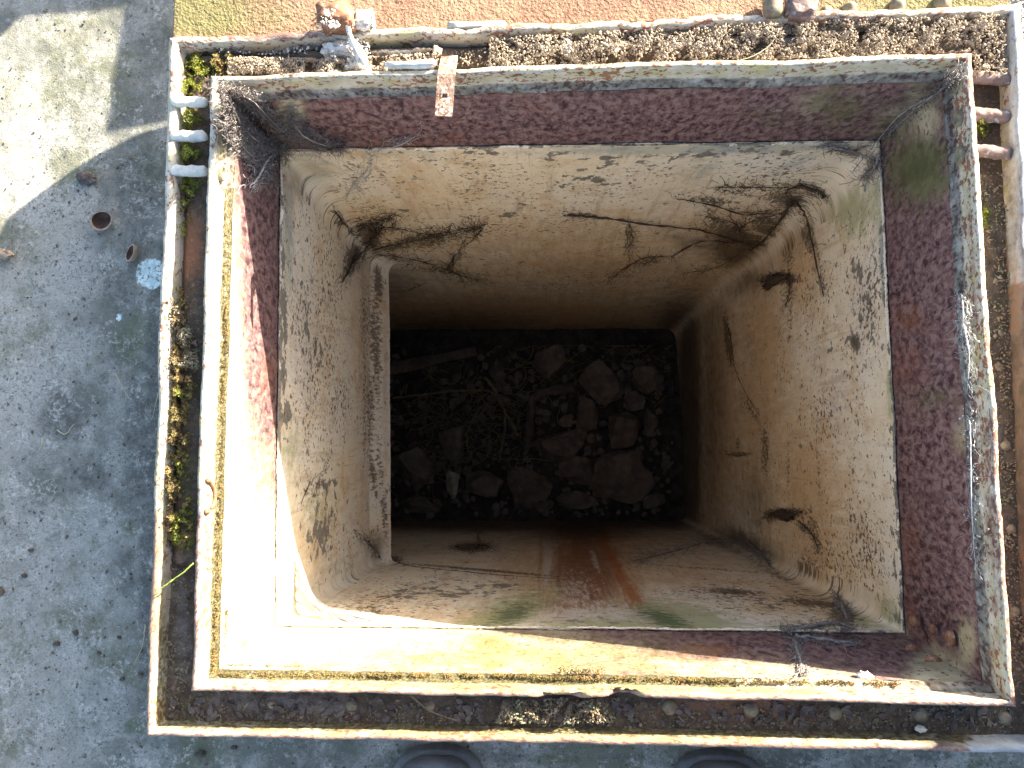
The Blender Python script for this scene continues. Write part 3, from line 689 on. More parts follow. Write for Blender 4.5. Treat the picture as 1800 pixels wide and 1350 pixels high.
# dark folded seams and brackets on the right panel
PW = dict(back=plane(Lt[0], Lt[1], Bt[1], C0-Lt[0]), right=plane(Lt[1], Lt[2], Bt[2], C0-Lt[1]), front=plane(Lt[3], Lt[2], Bt[2], C0-Lt[3]), left=plane(a, b, onx(LL[0], onback), C0-a))
PW['brown_back'] = MW['back']; PW['brown_right'] = MW['right']; PW['brown_front'] = MW['front']; PW['brown_left'] = MW['left']
mw_ = cw.data; off_ = Vector(frame.location)
BVR += BV + [BVHTree.FromPolygons([v.co+off_ for v in mw_.vertices], [tuple(p.vertices) for p in mw_.polygons])]
for k_, (bx, by) in enumerate([(1364, 492), (1376, 905)]):
    c = wallpt(bx, by, PW['right'], .008); V, Fc = rock((0, 0, 0), .010, 9*MM*1.7, .062, 90+k_, 4, 9, .2)
    V = [c+v*(1+.35*fbm(v+Vector((k_, 0, 0)), 160, 4)) for v in V]; put('bracket_stub', V, Fc, 'webdark', liner)

# ---------------------------------------------------------------- ground
gx = sorted(set([-300, -60, -12, -4, -2, -1.3] + list(np.linspace(-.85, -.30, 200)) + list(np.linspace(-.28, .72, 60)) + [1.2, 2.5, 6, 20, 80, 300]))
gy = sorted(set([-300, -60, -12, -4, -1.6, -.9] + list(np.linspace(-.60, .62, 300)) + [.9, 1.6, 4, 12, 60, 300]))
hx0, hx1, hy0, hy1 = min(rB0[0].x, rB0[3].x)+.03, max(rB0[1].x, rB0[2].x)-.03, max(rB0[3].y, rB0[2].y)+.03, min(rB0[0].y, rB0[1].y)-.03
V = []; idx = {}
for j, y in enumerate(gy):
    for i, x in enumerate(gx):
        V.append((x, y, Zd(1.3) + (.0016*fbm((x, y, 0), 12, 4) + .0007*fbm((x, y, 3), 90, 3) if abs(x) < 1 and abs(y) < 1 else 0)))
nx = len(gx); Fc = []
for j in range(len(gy)-1):
    for i in range(nx-1):
        cxm, cym = (gx[i]+gx[i+1])/2, (gy[j]+gy[j+1])/2
        if hx0 < cxm < hx1 and hy0 < cym < hy1: continue
        Fc.append((j*nx+i, j*nx+i+1, (j+1)*nx+i+1, (j+1)*nx+i))
V = np.array(V); ground = put('ground', V, Fc, 'concrete')
gspec = {
    'dark': [(268, 700, 16, 260, 0, .95), (285, 480, 14, 120, 0, .7), (250, 1180, 12, 100, 0, .7), (215, 500, 60, 120, 0, .6), (170, 830, 60, 60, 0, .6), (200, 420, 80, 60, 0, .5), (225, 1000, 40, 90, 0, .6), (110, 735, 42, 46, 0, 1.10), (250, 800, 50, 230, 0, 0.81), (245, 330, 70, 120, 0, 0.72), (220, 620, 45, 60, 0, 0.65), (265, 960, 30, 200, 0, 0.98), (262, 1140, 22, 120, 0, 0.72), (240, 190, 60, 50, 0, 0.52), (150, 560, 40, 60, 30, 0.45),
             (230, 60, 50, 60, 0, 0.39), (80, 80, 90, 20, -8, 0.39), (1640, 1325, 40, 20, 0, 0.91), (1420, 1330, 60, 20, 0, 0.52), (900, 1330, 70, 20, 0, 0.65), (230, 445, 60, 30, 0, 0.65), (236, 1278, 22, 18, 0, 1.04), (1100, 1335, 120, 14, 0, 0.59)],
    'green': [(230, 590, 40, 60, 20, 0.78), (130, 900, 60, 60, 0, 0.45), (110, 1030, 30, 40, 30, 0.52), (225, 930, 14, 20, 0, 1.04), (240, 1275, 20, 14, 0, 1.17), (140, 310, 30, 20, 0, 0.78), (120, 1180, 40, 20, 0, 0.39), (970, 1335, 60, 16, 0, 0.78), (60, 940, 40, 20, 0, 0.39)],
    'light': [(90, 900, 90, 60, 0, .6), (210, 480, 40, 80, 0, .4), (60, 560, 60, 60, 0, .5), (240, 700, 30, 30, 0, .5), (60, 1150, 80, 100, 0, .4), (180, 250, 60, 60, 0, .2), (1700, 1335, 120, 20, 0, .9), (200, 1200, 80, 80, 0, .3), (1560, 1335, 60, 20, 0, .6)],
    'paint': [(266, 481, 27, 27, 0, 1.2), (208, 560, 9, 14, 20, .62), (204, 584, 4, 5, 0, .7)],
}
masks(ground, V, gspec); tag(ground, kind='structure')
ground['label'] = 'blotched grey concrete ground around the hatch frame'

# ---------------------------------------------------------------- folded back lid plate above the frame, with hinge pieces
U = CH   # one unit of the plan = camera height
lid = empty('steel_lid', (0, .45, Zd(1.045)), 'rust and olive steel lid plate folded back above the hatch frame', 'hatch lid')
yl = lambda x: (rB0[0].lerp(rB0[1], (x-rB0[0].x)/(rB0[1].x-rB0[0].x))).y + .0035
p305 = P(305, 30, 1.035).x
def hp(px, py):
    p = P(px, py, 1.3); k = (1.3-1.035)*U/SUNZ; return (p.x+k*SUNX, p.y+k*SUNY)
poly = [(p305, yl(p305)), (p305, .665*U)] + [hp(x, y) for x, y in [(-8, 425), (4, 400), (12, 385), (50, 356), (100, 320), (150, 290), (200, 265), (245, 247), (296, 232)]] + [(.30*U, 1.0*U), (.50*U, .98*U), (.575*U, .92*U), (.59*U, .66*U), (P(1776, 2, 1.035).x, yl(P(1776, 2, 1.035).x))]  # unseen rear edge is shaped to cast the curved shade edge on the ground
bm = bmesh.new(); zt = Zd(1.035)
f = bm.faces.new([bm.verts.new((x, y, zt)) for x, y in poly])
e = bmesh.ops.extrude_face_region(bm, geom=[f]); bmesh.ops.translate(bm, vec=(0, 0, -.010), verts=[v for v in e['geom'] if isinstance(v, bmesh.types.BMVert)])
bmesh.ops.recalc_face_normals(bm, faces=bm.faces)
me = bpy.data.meshes.new('lid_plate'); 
bm.verts.ensure_lookup_table(); PV = [v.co.copy() for v in bm.verts]; PF = [tuple(v.index for v in f.verts) for f in bm.faces]; bm.verts.index_update(); PF = [tuple(v.index for v in f.verts) for f in bm.faces]; bm.free()
put('lid_underplate', PV, PF, 'rust', lid, smooth=False)
# visible skin of the plate with fine relief
nu, nv = 300, 26; V = []
for j in range(nv+1):
    for i in range(nu+1):
        x = p305+.0015 + (poly[-1][0]-p305-.003)*i/nu; y0 = yl(x)+.0005; y = y0 + (.66*U-y0)*j/nv
        V.append((x, y, zt+.0012 + .0008*fbm((x, y, 0), 12, 3)))
V = np.array(V); Fc = [(j*(nu+1)+i, j*(nu+1)+i+1, (j+1)*(nu+1)+i+1, (j+1)*(nu+1)+i) for j in range(nv) for i in range(nu)]
o = put('lid_plate', V, Fc, 'plate', lid)
masks(o, V, {'green': [(350, 20, 120, 60, 0, 1.0), (1620, 10, 240, 40, 0, .9), (1100, 45, 200, 14, 0, .35), (480, 30, 60, 40, 0, .5)]})
def box(c, sx, sy, sz, jit=.0006, sub=3, bev=.15, seed=0):
    V, Fc = [], []
    bm = bmesh.new(); bmesh.ops.create_cube(bm, size=1)
    for v in bm.verts: v.co = Vector((v.co.x*sx, v.co.y*sy, v.co.z*sz))
    bmesh.ops.bevel(bm, geom=list(bm.edges), offset=min(sx, sy, sz)*bev, segments=2, affect='EDGES')
    bmesh.ops.subdivide_edges(bm, edges=[e for e in bm.edges if e.calc_length() > min(sx, sy, sz)*.3], cuts=sub, use_grid_fill=True)
    bmesh.ops.triangulate(bm, faces=bm.faces)
    bm.verts.index_update()
    for v in bm.verts:
        p = v.co + Vector(c)
        q = p*120 + Vector((seed, 0, 0))
        V.append(p + Vector((mn.noise(q), mn.noise(q+Vector((7, 0, 0))), mn.noise(q+Vector((0, 9, 0)))))*jit*2)
    Fc = [tuple(v.index for v in f.verts) for f in bm.faces]; bm.free(); return V, Fc
c = P(592, 32, 1.0); V, Fc = box(c, 62*MM, 40*MM, .030, .0018, 4, .12, 1); put('hinge_lug', V, Fc, 'rust', lid)
c = P(640, 36, 1.015); V, Fc = box(c, 38*MM, 38*MM, .018, .0018, 4, .2, 2); put('hinge_lug', V, Fc, 'crust', lid)
c = P(838, 47, 1.025); V, Fc = box(c, 112*MM, 15*MM, .010, .001, 4, .2, 3); put('weld_strip', V, Fc, 'rim', lid)
a_, b_ = P(1357, -14, 1.015), P(1359, 30, 1.015); V, Fc = tube([a_.lerp(b_, i/8) for i in range(9)], [.0085, .0098, .0102, .0103, .0103, .0102, .0101, .0095, .007], 18); put('hinge_barrel', V, Fc, 'rivet', lid)
c = P(1407, 14, 1.015); V, Fc = box(c, 54*MM, 42*MM, .018, .0022, 4, .2, 5); put('hinge_lug', V, Fc, 'peg2', lid)
for (x, y, r) in [(1453, 22, 11), (1493, 17, 13), (1577, 11, 14), (1655, 6, 15)]:
    V, Fc = dome(P(x, y, 1.034), r*MM*1.05, r*MM*1.15, m_=5); V = [v+Vector((mn.noise(v*260), mn.noise(v*250), mn.noise(v*240)))*.0009 for v in V]
    put('bolt_head', V, Fc, 'rivet', lid)

# ---------------------------------------------------------------- unseen slab, added and shaped to cast the shade at the top left
def prism(poly, z0, z1):
    n = len(poly); V = [(x, y, z0) for x, y in poly]+[(x, y, z1) for x, y in poly]
    return V, [tuple(range(n))[::-1], tuple(range(n, 2*n))] + [(i, (i+1) % n, n+(i+1) % n, n+i) for i in range(n)]
hs = .10; kx = (.3+hs)/SUNZ; ky = kx*SUNY
def gp(px, py):                       # ground point -> where its sun ray meets height hs
    p = P(px, py, 1.3)/U; return ((p.x+kx)*U, (p.y+ky)*U)
q1, q2, q3 = gp(181, 239), gp(218, 12), gp(14, 34)
q0 = gp(300, 214)
mb = MB(); mb.add(*prism([q1, q0, (q0[0]+.35, q0[1]+.02), (q0[0]+.35, 1.9), (q3[0]-.9, 1.9), gp(-260, 300), gp(-60, 110), gp(-4, 50), gp(4, 40), q3, q2], hs*U-.03, hs*U))
for (x, y) in [(.25, 1.3), (.25, 1.8), (-.4, 1.8)]: mb.add(*prism([(x, y), (x+.05, y), (x+.05, y+.05), (x, y+.05)], Zd(1.3), hs*U-.031))
o = put('shade_slab', mb.V, mb.F, 'slab', None, smooth=False); tag(o, 'added unseen slab that casts the upper left shade', kind='structure')

V, Fc = prism([(.71*U, -.40*U), (1.2*U, -.40*U), (1.2*U, .30*U), (.71*U, .30*U)], Zd(1.3), .036*U)  # low block out of view, added to keep sun off the right lip
o = put('shade_block_low', V, Fc, 'slab', None, smooth=False); tag(o, 'added unseen low block that shades the right lip', kind='structure')
V, Fc = prism([(.87*U, -.9*U), (1.5*U, -.9*U), (1.5*U, -.03*U), (.87*U, -.03*U)], Zd(1.3), .6*U)  # tall block out of view, added to shade the lower right frame and ground
V = [(x, y, z) for x, y, z in V]
o = put('shade_block_tall', V, Fc, 'slab', None, smooth=False); tag(o, 'added unseen tall block that shades the lower right', kind='structure')

# ---------------------------------------------------------------- soil, moss
def gutter_pts(n, poly_px, d):
    """random pixel points in a quad given by 4 px corners"""
    out = []
    for _ in range(n):
        s, t = random.random(), random.random(); a, b, c, d_ = [Vector((x, y)) for x, y in poly_px]
        q = a.lerp(b, s).lerp(d_.lerp(c, s), t); out.append((q.x, q.y))
    return out
def crumbs(name, quads, mat, label, rlo=.9, rhi=3., base=DG, thick=.6, dens=1.0, elong=0):
    mb = MB(); V0, F0 = ICO[1]
    for (qd, n, hmax) in quads:
        for (x, y) in gutter_pts(int(n*dens), qd, base):
            k = fbm((x*.02, y*.02, 0), 1.6, 3)
            if k < -.5: continue
            hh = hmax*max(.15, min(1, .62+k*.9))
            lv = 1-random.random()**1.6*.8
            r = random.uniform(rlo, rhi)*MM*(1.5 if random.random() < .08 else 1)
            c = P(x, y, base - hh*lv - (.016 if 0 < y < 135 and mat == 'soil' else 0))
            rot = Matrix.Rotation(random.uniform(0, 6.3), 3, Vector((random.gauss(0, 1), random.gauss(0, 1), random.gauss(0, 1))).normalized())
            sx, sy, sz = [random.uniform(.6, 1.3) for _ in range(3)]
            if elong and random.random() < elong: sx *= 2.6; sy *= .6
            mb.add([c + rot @ Vector((v.x*r*sx, v.y*r*sy, v.z*r*sz)) for v in V0], F0)
    o = put(name, mb.V, mb.F, mat, smooth=False); return tag(o, label, kind='stuff')
crumbs('soil', [([(860, 66), (1280, 45), (1280, 108), (860, 122)], 4200, .038), ([(1280, 42), (1760, 24), (1700, 92), (1280, 108)], 5600, .040), ([(1700, 30), (1766, 26), (1772, 130), (1714, 130)], 900, .036),
                ([(400, 100), (640, 104), (640, 134), (400, 130)], 2400, .036), ([(640, 100), (770, 92), (770, 118), (640, 124)], 600, .034), ([(790, 90), (860, 84), (860, 116), (800, 118)], 90, .01)],
       'soil', 'crumbly dry brown soil heaped in the upper gutter', .6, 2.5, elong=.12)
crumbs('dirt', [([(300, 520), (345, 600), (350, 650), (290, 640)], 1300, .040), ([(885, 1232), (1000, 1226), (960, 1272), (870, 1272)], 800, .034), ([(1000, 1232), (1090, 1226), (1075, 1270), (990, 1272)], 700, .034),
                ([(290, 1225), (1780, 1245), (1780, 1285), (290, 1272)], 2600, .006), ([(288, 1000), (335, 1000), (330, 1215), (284, 1240)], 700, .006), ([(1718, 300), (1778, 300), (1830, 1240), (1780, 1240)], 2400, .008),
                ([(310, 350), (360, 350), (350, 600), (312, 560)], 300, .004)],
       'rivet', 'loose brown dirt crumbs lying in the side and lower gutters', .7, 2.4, elong=.2)
crumbs('white_crumbs', [([(566, 66), (648, 70), (655, 128), (575, 130)], 900, .05), ([(560, 12), (622, 10), (624, 50), (562, 50)], 500, .10), ([(622, 20), (658, 22), (660, 50), (624, 50)], 200, .07), ([(380, 72), (560, 84), (560, 100), (380, 92)], 260, .03), ([(900, 72), (1330, 58), (1330, 76), (900, 92)], 240, .036)], 'crust',
       'white crumbly droppings scattered over the hinge lug and upper gutter', .7, 2.4)
def tufts(name, spots, mat, label, blade=3.0):
    mb = MB()
    for (cx, cy, rx, ry, n, h) in spots:
        for _ in range(n):
            a = random.uniform(0, 6.283); q = math.sqrt(random.random())*(1+.25*mn.noise(Vector((a*1.3, cx*.1, 0))))
            x, y = cx+math.cos(a)*q*rx, cy+math.sin(a)*q*ry
            kk = fbm((x*.06, y*.06, 3), 1.5, 3)
            if kk < -.3: continue
            top = h*(1-q*q*.7)*max(.2, .7+kk); c = P(x, y, DG-.001-top*random.uniform(.4, 1))
            for b_ in range(3):
                ang = random.uniform(0, 6.283); L = blade*MM*random.uniform(.5, 1.3); w = .35*L
                dr = Vector((math.cos(ang), math.sin(ang), random.uniform(.1, 1.3))).normalized(); sd = dr.cross(Vector((0, 0, 1))).normalized()
                o_ = len(mb.V); mb.V += [tuple(c+sd*w*.4), tuple(c-sd*w*.4), tuple(c+dr*L*.6-sd*w), tuple(c+dr*L), tuple(c+dr*L*.6+sd*w)]
                mb.F.append((o_, o_+1, o_+2, o_+3, o_+4))
    o = put(name, mb.V, mb.F, mat, smooth=False); return tag(o, label, kind='stuff')
tufts('moss', [(360, 115, 36, 22, 700, .04), (330, 150, 18, 22, 700, .04), (312, 690, 12, 20, 300, .052), (312, 830, 12, 30, 300, .052), (310, 910, 14, 44, 700, .052), (312, 940, 14, 20, 300, .05), (322, 380, 14, 40, 400, .044), (340, 125, 26, 34, 1500, 0.038), (333, 210, 24, 20, 1300, 0.040), (332, 268, 24, 22, 1300, 0.040), (336, 330, 24, 24, 900, 0.035), (350, 150, 18, 16, 400, 0.032), (1727, 224, 11, 17, 500, 0.035), (1733, 380, 9, 20, 260, 0.021),
               (322, 905, 22, 60, 1200, 0.035), (330, 700, 20, 40, 500, 0.028), (325, 800, 16, 40, 350, 0.025), (335, 960, 16, 24, 300, 0.032), (350, 820, 8, 150, 400, 0.014)], 'moss', 'bright green moss cushions growing between the pins in the gutters', 2.3)
tufts('dry_moss', [(316, 560, 16, 60, 700, .05), (308, 660, 16, 60, 900, .05), (304, 740, 14, 60, 900, .05), (302, 830, 14, 60, 800, .05), (300, 900, 14, 60, 700, .05), (328, 670, 24, 60, 1500, 0.038), (318, 780, 20, 80, 1700, 0.035), (318, 880, 20, 60, 1000, 0.035), (325, 940, 22, 50, 900, 0.032), (330, 360, 24, 40, 800, 0.028), (430, 112, 40, 16, 900, .040), (390, 108, 30, 20, 900, .040), (395, 125, 30, 18, 500, 0.025), (345, 100, 34, 22, 700, 0.021), (1050, 1250, 20, 14, 200, 0.028),
                   (325, 620, 22, 40, 700, 0.035)], 'drymoss', 'dried brown moss matted along the left gutter', 3.2)
# moss crust in the inner ledge
mb = MB()
def along(p0, p1, n, w, h, d=1.04):
    for _ in range(n):
        t = random.random(); x = p0[0]+(p1[0]-p0[0])*t + random.gauss(0, w*.4); y = p0[1]+(p1[1]-p0[1])*t + random.gauss(0, w*.4)
        if fbm((x*.05, y*.05, 9), 1, 2) < -.2: continue
        c = P(x, y, d-random.uniform(0, h)); r = random.uniform(.5, 1.4)*MM
        V0, F0 = ICO[1]; mb.add([c+Vector((v.x*r*random.uniform(.7, 1.2), v.y*r*random.uniform(.7, 1.2), v.z*r)) for v in V0], F0)
along((398, 540), (376, 1180), 2100, 6, .003); along((392, 330), (397, 560), 300, 6, .003); along((400, 1070), (388, 1180), 500, 6, .003, 1.06)
along((385, 1187), (940, 1187), 2600, 5.5, .003); along((940, 1190), (1580, 1202), 2600, 6, .004); along((400, 1170), (560, 1172), 400, 5, .003, 1.06)
along((980, 1180), (1060, 1182), 500, 10, .008, 1.045)
o = put('moss_crust', mb.V, mb.F, 'drymoss', smooth=False); tag(o, 'brown mossy grit packed along the inner ledge of the rim', kind='stuff')

# ---------------------------------------------------------------- strap, white bar, crusts in the top gutter
def strip(px_path, wpx, thick, mat, name, label, cat, hole=None):
    # px_path: (x, y, d)
    L, R_ = [], []; n = len(px_path); pts = [P(*p) for p in px_path]
    V, Fc = [], []
    for i, p in enumerate(pts):
        t = (pts[min(i+1, n-1)]-pts[max(i-1, 0)]).normalized(); sd = t.cross(Vector((0, 0, 1))).normalized(); up = sd.cross(t).normalized()
        w = wpx*MM/2
        for (k, h) in [(-1, 0), (-.32, 0), (.32, 0), (1, 0), (1, -thick), (.32, -thick), (-.32, -thick), (-1, -thick)]:
            q = p+sd*w*k+up*h; V.append(q + Vector((mn.noise(q*200), mn.noise(q*210), mn.noise(q*220)))*.0003)
    for i in range(n-1):
        for s in range(8):
            if hole and i in hole and s in (1, 5): continue
            s2 = (s+1) % 8; Fc.append((i*8+s, i*8+s2, (i+1)*8+s2, (i+1)*8+s))
        if hole and i in hole:
            for (s_, s2_) in [(1, 6), (5, 2)]: Fc.append((i*8+s_, i*8+s2_, (i+1)*8+s2_, (i+1)*8+s_))
    if hole:
        i = min(hole); Fc.append((i*8+1, i*8+2, i*8+5, i*8+6)); i = max(hole)+1; Fc.append((i*8+1, i*8+6, i*8+5, i*8+2))
    Fc.append((0, 7, 6, 5, 4, 3, 2, 1)); k = (n-1)*8; Fc.append(tuple(k+i for i in range(8)))
    o = put(name, V, Fc, mat, smooth=False, loc=pts[0]); return tag(o, label, cat)
path = [(790, 98, 1.015), (788, 108, 1.0), (786, 119, .985), (784.5, 130, .982), (783.5, 145, .983), (782.5, 158, .984), (782, 165, .985), (781.5, 172, .986), (781, 182, .986), (780, 193, .987), (779.5, 204, .988)]
strip(path, 31, .0028, 'straprust', 'metal_strap', 'short rusty metal strap with a hole hooked over the upper rim', 'strap', hole=[6])
V, Fc = box(P(722, 114, 1.0), 95*MM, 13*MM, .008, .0008, 4, .3, 8); o = put('paint_bar', V, Fc, 'peg', loc=P(722, 114, 1.0)); tag(o, 'short white metal bar lying on the upper rim beside the strap', 'metal bar')
def clump(px, py, d, rx, ry, rz, seed, mat, name, label, cat, sub=4):
    c = P(px, py, d); V, Fc = rock((0, 0, 0), rx*MM, ry*MM, rz, seed, sub, 6, .25)
    V = [c + v*(1+.28*fbm(v+Vector((seed, 0, 0)), 260, 3)) for v in V]
    o = put(name, V, Fc, mat, loc=c); return tag(o, label, cat)
clump(600, 92, 1.035, 30, 20, .014, 3, 'crust', 'white_crust', 'lumpy white crust lying in the upper gutter below the hinge lug', 'crust lump')
clump(625, 118, 1.03, 26, 12, .010, 13, 'crust', 'white_crust', 'small white crust lump against the inner rim, left of the white bar', 'crust lump')
clump(997, 86, 1.035, 13, 15, .009, 5, 'crust', 'white_lump', 'rounded white lump among the soil of the upper gutter, right of the strap', 'lump')
clump(769, 93, 1.03, 8, 10, .006, 6, 'soil', 'soil_lump', 'small yellowish clod at the upper end of the metal strap', 'clod', 3)
clump(1325, 60, 1.04, 10, 9, .006, 16, 'crust', 'grey_pebble', 'flat grey pebble in the upper gutter below the hinge barrel', 'pebble', 3)
clump(1618, 1280, 1.045, 8, 6, .004, 21, 'peg', 'shell_chip', 'pale orange chip of shell below a rivet in the lower right gutter', 'chip', 3)
clump(1520, 1188, 1.05, 11, 7, .006, 22, 'crust', 'white_fluff', 'small white lump on the lower ledge at the edge of the sunlight', 'lump', 3)
# white strand of droppings running down from the hinge lug
q = [P(607, 30, .985), P(612, 52, .995), P(618, 70, 1.005), P(630, 92, 1.015), P(642, 112, 1.0)]
V, Fc = tube([q[0].lerp(q[1], t) for t in (0, .5)]+[q[1].lerp(q[2], t) for t in (0, .5)]+[q[2].lerp(q[3], t) for t in (0, .5)]+[q[3].lerp(q[4], t) for t in (0, .5, 1)], [.002, .0024, .0026, .003, .0036, .0044, .005, .0058, .004], 10)
V = [v+Vector((mn.noise(v*160), mn.noise(v*170), mn.noise(v*180)))*.0024 for v in V]
o = put('cobweb_rope', V, Fc, 'crust', loc=q[0]); tag(o, 'thick grey white cobweb rope hanging from the hinge lug to the rim', 'cobweb')

# ---------------------------------------------------------------- floor of the shaft
FZ = Zd(DF); V = []; nu, nv = 120, 80
fx0, fx1 = Lx, Bt[2].x+.03; fy0, fy1 = Bt[2].y-.03, max(Bt[1].y, Bt[0].y)+.05
for j in range(nv+1):
    for i in range(nu+1):
        x = fx0+(fx1-fx0)*i/nu; y = fy0+(fy1-fy0)*j/nv
        V.append((x, y, FZ + .03*fbm((x, y, 1), 6, 4) + .012*fbm((x, y, 4), 30, 3)))
Fc = [(j*(nu+1)+i, j*(nu+1)+i+1, (j+1)*(nu+1)+i+1, (j+1)*(nu+1)+i) for j in range(nv) for i in range(nu)]
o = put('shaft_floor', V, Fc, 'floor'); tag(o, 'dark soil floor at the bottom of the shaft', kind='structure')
FM = CH*DF/F     # metre per pixel at the floor
SG = 'stones on the shaft floor'
stones = [
 (962, 630, 26, 30, 'rounded brown stone near the back wall of the shaft floor'),
 (1055, 675, 34, 38, 'yellowish brown stone right of the round back stone'),
 (1097, 746, 40, 34, 'square flat stone at the right side of the shaft floor'),
 (989, 782, 48, 33, 'broad flat stone right below the bent branch'),
 (1088, 842, 54, 48, 'largest rounded stone at the front right of the floor'),
 (926, 856, 42, 44, 'grey brown stone at the foot of the bent branch'),
 (851, 848, 36, 28, 'blocky stone between the pale stone and the grey stone at the front'),
 (797, 780, 27, 40, 'narrow pointed stone standing among the roots on the left'),
 (728, 818, 38, 36, 'broad dim stone at the left edge of the floor'),
 (1034, 728, 20, 36, 'upright slim stone between the flat stone and the square stone'),
 (1112, 704, 19, 16, 'small stone directly behind the square flat stone'),
 (1135, 672, 26, 26, 'rough stone in the back right corner of the floor'),
 (1013, 828, 32, 28, 'angular reddish stone left of the largest stone'),
 (1012, 880, 42, 18, 'low flat stone touching the front wall of the shaft'),
 (733, 885, 36, 16, 'low stone with a pale end in the front left corner'),
 (1143, 742, 13, 27, 'thin stone wedged between square stone and right wall'),
 (872, 650, 16, 16, 'small round stone behind the root tangle'),
 (955, 888, 18, 12, 'small stone at the front wall beside the low flat stone'),
 (1150, 880, 22, 14, 'small stone in the front right corner of the floor')]
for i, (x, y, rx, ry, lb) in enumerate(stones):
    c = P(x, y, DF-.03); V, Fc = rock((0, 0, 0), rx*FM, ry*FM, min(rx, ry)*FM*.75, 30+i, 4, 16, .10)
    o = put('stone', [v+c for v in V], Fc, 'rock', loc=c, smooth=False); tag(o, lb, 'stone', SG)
c = P(798, 847, DF-.05); V, Fc = rock((0, 0, 0), 11*FM, 24*FM, 12*FM, 71, 3, 8, .1); o = put('stone', [v+c for v in V], Fc, 'rockpale', loc=c, smooth=False); tag(o, 'pale cream stone splinter catching light at the front left', 'stone', SG)
# small rubble filling
mb = MB(); V0, F0 = ICO[2]
for i in range(600):
    x, y = random.uniform(640, 1185), random.uniform(612, 905); c = P(x, y, DF-.01); r = random.uniform(2, 8)*FM
    V, Fc = rock(c, r*random.uniform(.7, 1.3), r*random.uniform(.7, 1.3), r*.7, 200+i, 1, 3, .05); mb.add(V, Fc)
o = put('rubble', mb.V, mb.F, 'rock', smooth=False); tag(o, 'small rubble and crumbs covering the shaft floor', kind='stuff')
# bent branch
def smooth_path(pts, n=8, jit=0.):
    out = []
    for i in range(len(pts)-1):
        p0, p1, p2, p3 = pts[max(i-1, 0)], pts[i], pts[i+1], pts[min(i+2, len(pts)-1)]
        for k in range(n):
            t = k/n; out.append(.5*((2*p1)+(-p0+p2)*t+(2*p0-5*p1+4*p2-p3)*t*t+(-p0+3*p1-3*p2+p3)*t**3) + Vector((random.gauss(0, jit), random.gauss(0, jit), random.gauss(0, jit))))
    out.append(pts[-1]); return out
q = smooth_path([P(x, y, DF-.07) for x, y in [(1010, 682), (965, 688), (938, 700), (932, 740), (930, 765), (922, 800)]], 6, .001)
V, Fc = tube(q, [FM*(9.5-.1*i) for i in range(len(q))], 10); V = [v+Vector((mn.noise(v*40), mn.noise(v*41), mn.noise(v*42)))*.010 for v in V]
o = put('bent_branch', V, Fc, 'wood', loc=q[0]); tag(o, 'thick bent brown branch in the middle of the shaft floor', 'branch')
a_, b_ = P(660, 656, DF-.06), P(838, 618, DF-.06); dr = (b_-a_); sd = Vector((-dr.y, dr.x, 0)).normalized()
V = []; 
for i in range(13):
    p = a_.lerp(b_, i/12)
    for (k, h) in [(-1, 0), (1, 0), (1, -.03), (-1, -.03)]:
        V.append(p+sd*k*(.021-.006*(i > 6))+Vector((0, 0, h+.02))+Vector((0, 0, .002*mn.noise(p*60))))
Fc = [(i*4+s, i*4+(s+1) % 4, (i+1)*4+(s+1) % 4, (i+1)*4+s) for i in range(12) for s in range(4)]+[(3, 2, 1, 0), (48, 49, 50, 51)]
o = put('plank', V, Fc, 'wood', loc=a_, smooth=False); tag(o, 'old grey brown plank lying along the back wall of the floor', 'plank')
q = smooth_path([P(x, y, DF-.07) for x, y in [(690, 700), (755, 692), (822, 686), (866, 692), (887, 722), (884, 770), (878, 812)]], 8, .0015)
V, Fc = tube(q, [.0042]*len(q), 6); o = put('long_root', V, Fc, 'root', loc=q[0]); tag(o, 'long pale root arching across the left of the shaft floor', 'root')
q = smooth_path([P(x, y, DF-.07) for x, y in [(846, 714), (826, 745), (820, 775), (829, 805)]], 8, .0015)
V, Fc = tube(q, [.0036]*len(q), 6); o = put('curved_root', V, Fc, 'root', loc=q[0]); tag(o, 'short yellowish root curving down left of the long root', 'root')
q = smooth_path([P(x, y, DF-.05) for x, y in [(852, 664), (872, 690), (888, 725), (912, 765)]], 8, .0015)
V, Fc = tube(q, [.006]*len(q), 6); o = put('forked_root', V, Fc, 'root', loc=q[0]); tag(o, 'dark straight root crossing the long pale root at its bend', 'root')
mb = MB()
for i in range(230):
    cx = random.gauss(820, 75) if random.random() < .6 else random.uniform(690, 1185); cy = random.gauss(750, 55) if cx < 930 else random.gauss(640, 28)
    cy = min(max(cy, 612), 900); cx = min(max(cx, 660), 1180); a0 = random.uniform(0, 6.28); p = []; x, y = cx, cy
    for k in range(6):
        p.append(P(x, y, DF-random.uniform(.02, .07))); a0 += random.gauss(0, .6); x += math.cos(a0)*14; y += math.sin(a0)*12
        x = min(max(x, 640), 1182); y = min(max(y, 608), 905)
    V, Fc = tube(smooth_path(p, 3), random.uniform(.0008, .002), 4); mb.add(V, Fc)
o = put('root_tangle', mb.V, mb.F, 'root'); tag(o, 'tangle of fine brown roots matted over the shaft floor', kind='stuff')

